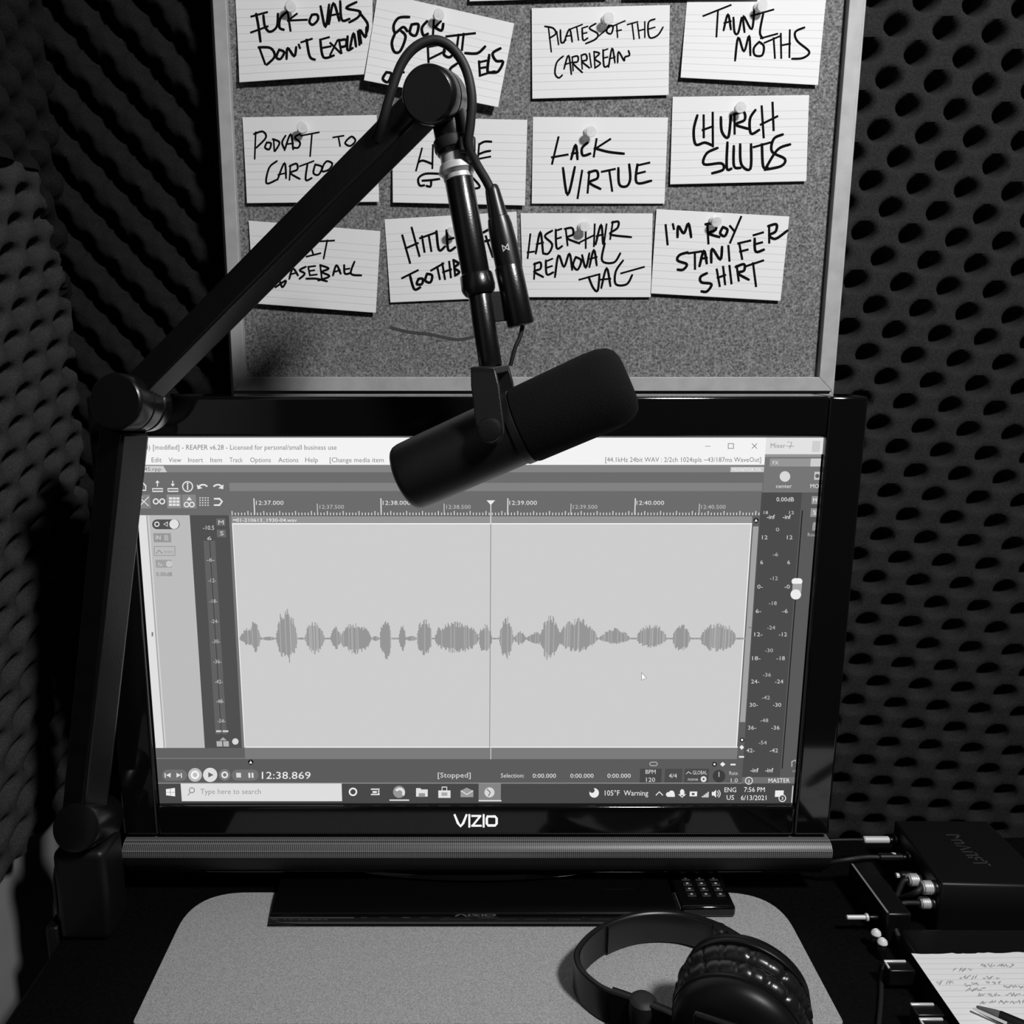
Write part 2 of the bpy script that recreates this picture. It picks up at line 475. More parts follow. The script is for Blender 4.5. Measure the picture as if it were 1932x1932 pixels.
def glyphs(s):
    if s not in FC:
        c = bpy.data.curves.new('t', 'FONT'); c.body = s; c.size = 1.0; c.resolution_u = 2
        o = bpy.data.objects.new('t', c); COL.objects.link(o)
        dg = bpy.context.evaluated_depsgraph_get(); dg.update()
        me = bpy.data.meshes.new_from_object(o.evaluated_get(dg))
        FC[s] = ([v.co.copy() for v in me.vertices], [tuple(p.vertices) for p in me.polygons])
        bpy.data.objects.remove(o); bpy.data.curves.remove(c); bpy.data.meshes.remove(me)
    return FC[s]
def text(s, u0, u1, vb, cap, g, d=.0005, mb=None, mapper=None, val=None):
    vs, fs = glyphs(s)
    xa = min(p.x for p in vs); xb = max(p.x for p in vs)
    k = (u1-u0)/(xb-xa); ky = cap/.70
    f = mapper or (lambda u, v: S(u, v, d))
    (mb or txt).add([f(u0+(p.x-xa)*k, vb-p.y*ky) for p in vs], fs, lin(g) if val is None else val)

# base and large fields (these light the room)
disp.add([(sL, YS, sB), (sR, YS, sB), (sR, YS, sT), (sL, YS, sT)], [(0,1,2,3)], lin(95))
def big(*a, **k): rect(*a, mb=disp, **k)
big(248, 825.5, 1444, 877, 243, d=.0001, vr=850)
big(1444, 825.5, 1552, 857, 226, d=.0001, vr=850)
big(260, 972, 358, 1411, 188, d=.0001, vr=972)
big(437, 987, 1418.5, 1410, 205, d=.0001, vr=988)
big(342, 1478, 645, 1511.5, 222, d=.0001, vr=1495)

rect(240, 877, 1443, 891, 132, .0001, vr=884); rect(240, 891, 1440, 972, 108, .0001, vr=930)
rect(433, 911, 1438, 926.5, 130, .0002, vr=918)
rect(437, 974, 1419, 987, 148, .0002, vr=980); rect(437, 987, 1419, 989, 245, .0002, vr=988)
rect(437, 989, 439.5, 1410, 240, .0002, vr=989); rect(1416.5, 989, 1418.5, 1410, 240, .0002, vr=989); rect(463, 1408.5, 1392, 1410.5, 236, .0002, vr=1409)
rect(260, 972, 276, 1411, 224, .0002, vr=972); rect(276, 972, 278, 1411, 165, .0003, vr=972); rect(279, 972, 281, 1411, 214, .0003, vr=972)
rect(358, 972, 437, 1411, 80, .0002, vr=972); rect(384, 1020, 406, 1385, 98, .0003, vr=1020); rect(432, 972, 437, 1411, 118, .0003, vr=972)
rect(395, 1020, 396.3, 1385, 60, .0004, vr=1020)
rect(462, 1410.5, 1391, 1432, 124, .0002, vr=1420); rect(290, 1411, 462, 1430, 98, .0002, vr=1420); rect(290, 1430, 462, 1431.5, 128, .0002, vr=1430)
rect(290, 1432, 1500, 1477, 92, .0001, vr=1455)
rect(290, 1476.5, 1400, 1478, 150, .0003, vr=1477)
rect(290, 1478, 1500, 1516, 72, .00009, vr=1496)
# title and menus
text('4) [modified] - REAPER v6.28 - Licensed for personal/small business use', 274, 635, 848.5, 9.5, 120)
for s, a, b_ in (('Edit',286,305),('View',318,342),('Insert',355,383),('Item',397,419),('Track',433,458),('Options',472,511),('Actions',525,563),('Help',576,600),('[Change media item',622,724)):
    text(s, a, b_, 872, 9, 125)
text('[44.1kHz 24bit WAV : 2/2ch 1024spls ~43/187ms WaveOut]', 1142, 1436, 871.5, 9, 120)
line([(1331,842),(1340,842)], 1.2, 110)
for p in ([(1374,837),(1384,837)],[(1384,837),(1384,846)],[(1384,846),(1374,846)],[(1374,846),(1374,837)],[(1419,837),(1428,846)],[(1428,837),(1419,846)]): line(p, 1.4, 90)
text('Mixer', 1454, 1482, 845, 9, 145); line([(1486,834),(1494,834),(1490,846)], 1.2, 120); line([(1484,842),(1498,842)], 1.2, 120)
rect(1532, 832, 1547, 853, 205, .0003)
poly([(240,891),(240,879),(308,879),(315,891)], 205); text('45.rpp', 272, 304, 888.5, 7, 110, .0006)
rect(1378, 881, 1441, 890.5, 200, .0003); text('MONITOR FX', 1382, 1436, 889, 6, 245)
# toolbar icons
W_ = 228
line([(262,925),(275,925),(275,917),(268,909),(262,909)], 2.6, W_)
for u, dr in ((297, -1), (326, 1)):
    line([(u-9,922),(u+10,922),(u+10,927),(u-9,927),(u-9,922)], 2.4, W_)
    line([(u,917),(u,908)], 2.2, W_); poly([(u-4,911 if dr<0 else 913),(u+4,911 if dr<0 else 913),(u,906 if dr<0 else 918)], W_)
ring(354, 918, 8.2, 2.2, W_); line([(354,916),(354,923)], 3, W_); disc(354, 912.5, 1.8, W_)
ring(383, 925, 9, 3, W_, a0=.7, a1=2.4); poly([(371,914),(373,923),(382,921)], W_)
ring(411, 925, 9, 3, W_, a0=.75, a1=2.45); poly([(422,914),(421,923),(412,921)], W_)
rect(262, 933, 284, 959, 132, .0002); rect(315, 933, 342, 959, 140, .0002); rect(344, 933, 370, 959, 135, .0002)
line([(262,938),(280,954)], 2, W_); line([(280,938),(264,954)], 2, W_); line([(262,938),(268,938)], 2, W_)
ring(294, 946, 3.4, 2.4, W_); ring(306, 946, 3.4, 2.4, W_)
for i in range(3):
    for j in range(3): rect(319+i*7, 938+j*6, 325+i*7, 942.5+j*6, 225, .0004)
for i in range(4):
    for j in range(4): rect(376.5+i*5, 938+j*4.6, 379+i*5, 940.4+j*4.6, 215, .0004)
ring(352, 952, 3.2, 2.2, W_); ring(362, 952, 3.2, 2.2, W_); poly([(357,937),(352,944),(362,944)], W_)
line([(405,941),(414,941),(419,946),(414,953),(405,953)], 3.6, W_)
# ruler
i = 0; u = 480 - 7*5.985
while u < 1436:
    t_ = 5 if i % 5 else 8
    rect(u-.9, 972-t_, u+.9, 972, 215, .0004); u += 5.985; i += 1
for u, s in ((480,'12:37.000'),(719,'12:38.000'),(958,'12:39.000'),(1198,'12:40.000')):
    rect(u-1, 940, u+1, 971, 225, .0004); text(s, u+3, u+55, 952.5, 8, 228)
for u, s in ((599,'12:37.500'),(838,'12:38.500'),(1077,'12:39.500'),(1319,'12:40.500')):
    rect(u-.8, 950, u+.8, 971, 195, .0004); text(s, u+4, u+50, 960, 7.5, 190)
text('01-210613_1930-04.wav', 446, 560, 984.5, 6.5, 240); line([(440,981),(446,981)], 2, 235)
poly([(918,944),(934,944),(926,953)], 235); rect(925.2, 950, 926.8, 988, 230, .0005); rect(925.4, 988, 926.6, 1410, 120, .0005, vr=990); rect(925.4, 1411, 926.6, 1432, 220, .0005)
# wave form
lumps = [(452,492,22,14,.7),(470,491,38,26,.8),(492,521,3,3,1),(521,560,60,46,.55),(560,576,1.5,1.5,1),(575,611,35,31,.6),(622,645,24,20,1),(640,700,31,30,.6),(700,716,4,4,1),
         (716,737,36,40,.35),(752,765,27,24,.7),(765,786,5,5,1),(786,814,37,33,.4),(820,902,32,28,.45),(820,836,24,12,1),(903,927,28,30,.5),(941,968,42,42,.7),(968,992,14,12,1),(992,1030,12,12,1),
         (1018,1056,46,44,.7),(1050,1126,38,26,.6),(1080,1106,44,24,.6),(1130,1188,20,10,.7),(1200,1256,28,18,.5),(1268,1301,27,26,.55),(1322,1386,31,26,.4),(1386,1405,1.5,1.5,1)]
u = 452.0
while u < 1405:
    up = dn = 1.0
    for a, b_, p, q, sh in lumps:
        if a <= u <= b_:
            t_ = math.sin(math.pi*(u-a)/(b_-a))**sh
            up = max(up, p*t_); dn = max(dn, q*t_)
    jit = random.random()
    up *= (.62+.38*jit) if up > 4 else 1; dn *= (.62+.38*random.random()) if dn > 4 else 1
    g = 150 if random.random() < .75 else 170
    rect(u-.1, 1204-up, u+1.75, 1204+dn+1, g, .0004, vr=1204); u += 1.7
poly([(1211,1270),(1211,1283),(1214,1280.5),(1219,1279.5)], 255, .0007); line([(1210.5,1269),(1210.5,1284),(1214,1281),(1220,1280),(1210.5,1269)], .9, 90, .0006)
# track panel controls
def pill(u0, v0, u1, v1, g, d=.0003):
    r = (v1-v0)/2; c = (v0+v1)/2
    pts = [(u0+r+r*math.cos(t), c-r*math.sin(t)) for t in np.linspace(math.pi/2, 1.5*math.pi, 10)] + [(u1-r+r*math.cos(t), c-r*math.sin(t)) for t in np.linspace(-math.pi/2, math.pi/2, 10)]
    poly(pts, g, d)
pill(287, 980, 339, 998.5, 82); disc(328.5, 989, 9, 225, .0005); ring(296, 989, 3, 2, 225, .0005); line([(316,985),(309,989),(316,993),(316,985)], 1.6, 225, .0005)
rect(290, 1006, 323, 1023, 150, .0003); text('IN', 294, 303, 1018, 8, 220); rect(310, 1009, 318, 1020, 175, .0005)
for p in ([(291,1031),(330,1031)],[(330,1031),(330,1048)],[(330,1048),(291,1048)],[(291,1048),(291,1031)]): line(p, 1.4, 140)
line([(295,1044),(300,1038),(306,1044)], 1.6, 120); text('trim', 309, 326, 1044, 7, 150)
rect(294, 1056, 324, 1071, 160, .0003); disc(319, 1064, 6, 200, .0005); text('fx', 298, 307, 1068, 7, 205)
text('0.00dB', 295, 325, 1087, 7.5, 120); text('1', 286, 289, 1200.5, 8, 120)
rect(408.5, 978, 425.5, 992, 105, .0004); text('M', 412, 422, 989.5, 8, 215); rect(409.5, 999, 426.5, 1013.5, 105, .0004); text('S', 415, 422, 1010, 8, 215)
text('-10.5', 383, 404, 999.5, 8, 215)
for i, s in enumerate(('-6-','-12-','-18-','-24-','-30-','-36-','-42-','-48-','-54-')):
    v = [1056,1095,1134,1172,1210,1248,1286,1323,1360][i]; u = 397+2.55*i
    text(s, u-7, u+8, v+3.5, 7, 200)
text('6', 391, 399, 1019, 7, 205)
rect(408, 1377.5, 418.5, 1381, 205, .0004); rect(420.5, 1377.5, 431, 1381, 205, .0004); rect(409, 1398, 419.5, 1408, 180, .0004); rect(421.5, 1398, 432, 1408, 180, .0004); poly([(414,1397),(421,1391),(428,1397)], 170); disc(444, 1399, 6, 215, .0005)
# transport
disc(473, 1438, 5, 20, .0003); poly([(470,1440.5),(476,1440.5),(473,1435)], 240, .0006)
pill(306, 1452, 353, 1473, 112); pill(437, 1452, 488, 1473, 112)
rect(311, 1458, 313, 1467, 225, .0005); poly([(322,1458),(322,1467),(313,1462.5)], 225, .0005); rect(341.5, 1458, 343.5, 1467, 225, .0005); poly([(333,1458),(333,1467),(341,1462.5)], 225, .0005)
disc(368, 1462, 13, 190, .0003); ring(368, 1462, 4.5, 3.5, 245, .0005); disc(396.5, 1462, 13.5, 222, .0003); poly([(393,1457),(393,1467),(403,1462)], 100, .0005)
disc(424, 1462, 11, 120, .0003); ring(424, 1462, 3.5, 3, 230, .0005); rect(446, 1457.5, 455, 1466.5, 215, .0005); rect(469, 1457.5, 472.5, 1467, 225, .0005); rect(475, 1457.5, 478.5, 1467, 225, .0005)
text('12:38.869', 494, 586, 1469.5, 13.5, 238); line([(494.5,1469.2),(495.2,1469.2)], .1, 238)
text('[Stopped]', 826, 888, 1467, 9.5, 220); text('Selection:', 945, 989, 1467, 8, 222)
for a in (1005, 1076, 1146): text('0:00.000', a, a+44, 1467.5, 8, 228)
rect(1207, 1450, 1248, 1476, 72, .0003); rect(1254, 1450, 1287, 1476, 76, .0003); rect(1291, 1450, 1337, 1476, 74, .0003); pill(1225, 1437, 1241, 1445.5, 165); pill(1227, 1439, 1239, 1443.5, 92, .0004)
text('BPM', 1218, 1237, 1460, 8, 220); text('120', 1219, 1236, 1475, 8, 220); text('4/4', 1262, 1277, 1467.5, 8, 220)
line([(1295,1460),(1299,1456),(1304,1460)], 1.5, 215); text('GLOBAL', 1307, 1334, 1461, 7, 215); text('none', 1298, 1317, 1473, 6.5, 205); disc(1327.5, 1470, 5.5, 225, .0005); disc(1327.5, 1470, 2, 80, .0007)
disc(1356.5, 1464.5, 12, 62, .0003); line([(1356.5,1457),(1356.5,1465)], 1.8, 205, .0005); text('Rate', 1376, 1392, 1462, 7, 200); text('1.0', 1379, 1392, 1476, 7.5, 215)
# taskbar
poly([(313,1489),(330,1486.5),(330.5,1502.5),(313.5,1500.5)], 238, .0003); line([(321.5,1487),(321.5,1503)], .8, 90); line([(313,1495),(331,1495)], .8, 90)
ring(362, 1491, 4, 1.6, 130, .0004); line([(359,1495),(355,1500)], 1.8, 130); text('Type here to search', 378, 492, 1498, 10, 150)
ring(666, 1494, 5, 3, 235, .0004); 
for p in ([(701,1489),(715,1489)],[(701,1499),(715,1499)]): line(p, 3, 225)
rect(703, 1492, 711, 1496, 225, .0004); rect(713, 1491, 716, 1494, 225, .0004); rect(713, 1495, 716, 1498, 225, .0004)
disc(753, 1494, 11.5, 150, .0003); ring(754, 1496, 5, 5, 225, .0005, a0=-.6, a1=2.6); rect(735, 1508, 772, 1510.5, 222, .0004)
poly([(785,1487),(793,1487),(795,1489.5),(807,1489.5),(807,1503),(785,1503)], 225, .0003); rect(790, 1496, 802, 1503, 150, .0005)
rect(827, 1491, 850, 1505, 225, .0003); line([(834,1491),(834,1485),(843,1485),(843,1491)], 2, 225); rect(833, 1494.5, 844, 1501, 170, .0005)
poly([(869,1492),(880.5,1486),(893,1492),(893,1504),(869,1504)], 155, .0003); line([(870,1492),(881,1499),(892,1492)], 2, 225)
rect(903, 1478, 945, 1510, 132, .0003); rect(903, 1509, 946, 1511.5, 222, .0005); disc(923.5, 1495, 9.5, 215, .0005); line([(919,1489),(925,1495),(922,1501)], 2.2, 110, .0008)
disc(1121, 1496, 9, 235, .0003); disc(1117, 1491, 5, 72, .0005); text('105°F  Warning', 1141, 1223, 1501, 10, 235)
line([(1238,1500),(1244,1494),(1250,1500)], 2.2, 235); disc(1261, 1499, 4.5, 235); disc(1267, 1497, 5.5, 235); rect(1260, 1498, 1273, 1503, 235, .0004)
pill(1283, 1489, 1291, 1498, 235); rect(1283, 1493, 1291, 1500, 235, .0004); line([(1281,1499),(1287,1504),(1293,1499)], 2, 235); rect(1301, 1493, 1315, 1502, 235, .0004); rect(1305, 1495.5, 1310, 1499.5, 80, .0006)
for i in range(4): rect(1324+i*3.4, 1501.5-2.6*i, 1326.6+i*3.4, 1504, 220, .0004)
poly([(1343,1494),(1347,1494),(1351,1490),(1351,1505),(1347,1501),(1343,1501)], 235); ring(1350, 1497.5, 4.5, 1.6, 225, .0004, a0=-1, a1=1); ring(1350, 1497.5, 8, 1.6, 225, .0004, a0=-.9, a1=.9)
text('ENG', 1367, 1389, 1494.5, 9, 240); text('US', 1371, 1385, 1509, 9, 240); text('7:56 PM', 1404, 1443, 1494, 9, 240); text('6/13/2021', 1398, 1446, 1509.5, 9, 240)
rect(1462, 1491, 1478, 1503, 235, .0004); disc(1476, 1506, 7, 72, .0006); ring(1476, 1506, 5.5, 1.6, 235, .0007); text('3', 1474, 1478, 1509, 6, 235, .0008)
rect(1493.5, 1482, 1495.5, 1514, 205, .0004)
# mixer pane
rect(1443, 857, 1552, 862, 150, .0002); rect(1443, 862, 1549, 929, 118, .0002, vr=870); rect(1436, 929, 1545, 1466, 76, .00025, vr=940)
rect(1512, 929, 1545, 1466, 90, .0003, vr=940); rect(1400, 1466, 1502, 1478, 112, .0003, vr=1472)
rect(1452, 865, 1549, 880, 150, .0003); rect(1529, 865, 1549, 880, 205, .0004); text('FX', 1458, 1469, 876.5, 7, 225)
disc(1481, 899, 10, 215, .0004); text('center', 1464, 1494, 920.5, 7, 232); text('0.00dB', 1465, 1498, 946, 8, 225)
rect(1536, 890, 1548, 905, 200, .0004); disc(1542, 898, 4, 100, .0006); text('MO', 1529, 1545, 921, 8, 232); rect(1531, 936, 1543, 951, 150, .0004); rect(1529, 959, 1541, 975, 150, .0004); text('M', 1534, 1541, 947, 7, 235); text('S', 1534, 1540, 971, 8, 235)
poly([(1532,1001),(1534,986),(1540,985),(1540,1001)], 235); text('Rou', 1524, 1537, 1012, 7, 180)
rect(1512.5, 963, 1514.5, 1450, 28, .0004, vr=963)
pill(1493.5, 1091, 1514, 1103, 240, .0006); rect(1494.5, 1101, 1512, 1116, 165, .0007); pill(1491.5, 1112, 1511.5, 1131, 235, .0008)
for i, s in enumerate(('0','-6','-12','-18','-24','-30','-36','-42','-48','-54')):
    u = [1467,1463,1460,1458,1455,1451,1447,1445,1442,1439][i]; v = [999,1046,1091,1138,1184,1227,1273,1316,1359,1401][i]
    w2 = 3.2 if len(s) == 1 else (5 if len(s) == 2 else 7.5); text(s, u-w2, u+w2, v+3.5, 7, 190)
for i, s in enumerate(('12','6','0','6','12','18','24','30','36','42')):
    v = [1014,1061,1107,1153,1197,1242,1286,1330,1373,1416][i]
    for u, t_ in (([1443,1437,1434,1431,1431,1427,1425,1422,1419,1416][i], s+('' if i < 2 else '-')), ([1490,1488,1485,1481,1477,1473,1470,1466,1463,1460][i], ('' if i < 2 else '-')+s)):
        w2 = 2.6*len(t_); text(t_, u-w2, u+w2, v+3.5, 7.5, 212)
for u, v in ((1454,976),(1484,976),(1423,1454),(1451,1454)): text('-inf', u-7, u+8, v+3, 8, 240)
text('18', 1441, 1449, 970, 6, 205); text('12', 1489, 1498, 970, 6, 205)
rect(1420.5, 993, 1431, 1362, 162, .0003, vr=993); rect(1411.5, 1183, 1418, 1184.2, 100, .0005); disc(1426.5, 982, 5, 40, .0004); poly([(1423.5,984),(1429.5,984),(1426.5,979)], 235, .0006)
disc(1400, 1396, 4.5, 40, .0004); disc(1400, 1396, 2.2, 240, .0006); poly([(1395,1410),(1399.5,1405.5),(1404,1410),(1399.5,1414.5)], 235, .0005); rect(1394, 1426, 1403.5, 1429, 235, .0005)
disc(1348, 1442, 4.5, 40, .0004); disc(1348, 1442, 2, 240, .0006); poly([(1358.5,1442),(1363.5,1437.5),(1368.5,1442),(1363.5,1446.5)], 235, .0005); rect(1378, 1440.5, 1387.5, 1443.5, 235, .0005)
ring(1413, 1473, 5.8, 1.6, 225, .0005); line([(1413,1472),(1413,1477)], 2, 225, .0006); text('MASTER', 1450, 1490, 1476.5, 8, 240)
line([(1494,1446),(1494,1437),(1501,1434),(1503,1440),(1503,1447)], 2, 190); text('st', 1495, 1502, 1457, 6, 150)
dm = disp.build('display', M_display, tv, smooth_=False, shade=True)
dm['label'] = 'lit screen with an audio waveform'
# keep everything drawn inside the visible panel
for p in txt.v:
    p.x = min(max(p.x, sL), sR)
tm = txt.build('display_graphics', M_displaytext, dm, smooth_=False, shade=True)

# ------------------------------------------------------------------ cork board
YC = .856
cb = thing('cork_board', 'wood framed cork board hung on the foam above the television', 'notice board', (.065, YC+.01, .45))
fl, frr = at(435, 745, YC), at(1575, 746, YC)
bx0, bx1, bz0 = fl.x, frr.x, fl.z
bz1 = bz0 + .455
il = at(466, 712, YC+.006).x; ir = at(1540, 712, YC+.006).x; ib = at(900, 711, YC+.006).z
fw = il - bx0; fwb = ib - bz0; fwr = bx1 - ir
MB().box((bx0+.006, YC+.006, bz0+.006), (bx1-.006, YC+.016, bz1-.006)).build('cork_sheet', M_cork, cb, smooth_=False)
sc = stroke_mesh([[(738,618),(770,626),(812,631),(850,639),(872,640),(905,632)]], lambda u, v: at(u, v, YC+.0057), 5.5, sub=6).build('dark_arc', mat('dark_arc_grey', .045, .9), cb, smooth_=False)  # thin dark arc drawn across the bare cork
sc['label'] = 'dark curved line on the bare cork'
def frame_bar(P, n_):
    # mitred bar with a stepped face: P = outer a, outer b, inner b, inner a (x,z)
    mb = MB(); a, b_, c, d = [V((p[0], 0, p[1])) for p in P]
    e1, e2 = a.lerp(d, .18), b_.lerp(c, .18)
    y0, y1, y2 = YC+.003, YC-.002, YC+.018
    def at_(p, y): return V((p.x, y, p.z))
    L = [at_(a, y0), at_(b_, y0), at_(e2, y0), at_(e1, y0), at_(e1.lerp(d, .05), y1), at_(e2.lerp(c, .05), y1), at_(c, y1), at_(d, y1), at_(a, y2), at_(b_, y2), at_(c, y2), at_(d, y2)]
    mb.add(L, [(0,1,2,3), (3,2,5,4), (4,5,6,7), (0,8,9,1), (7,6,10,11), (8,11,10,9), (0,3,4,7,11,8), (1,9,10,6,5,2)])
    o = mb.build('frame_rail', M_wood, cb, bevel=.0006, smooth_=False); return o
O = [(bx0, bz0), (bx1, bz0), (bx1, bz1), (bx0, bz1)]; I = [(il, ib), (ir, ib), (ir, bz1-fwb), (il, bz1-fwb)]
for i in range(4):
    j = (i+1) % 4; frame_bar([O[i], O[j], I[j], I[i]], i)

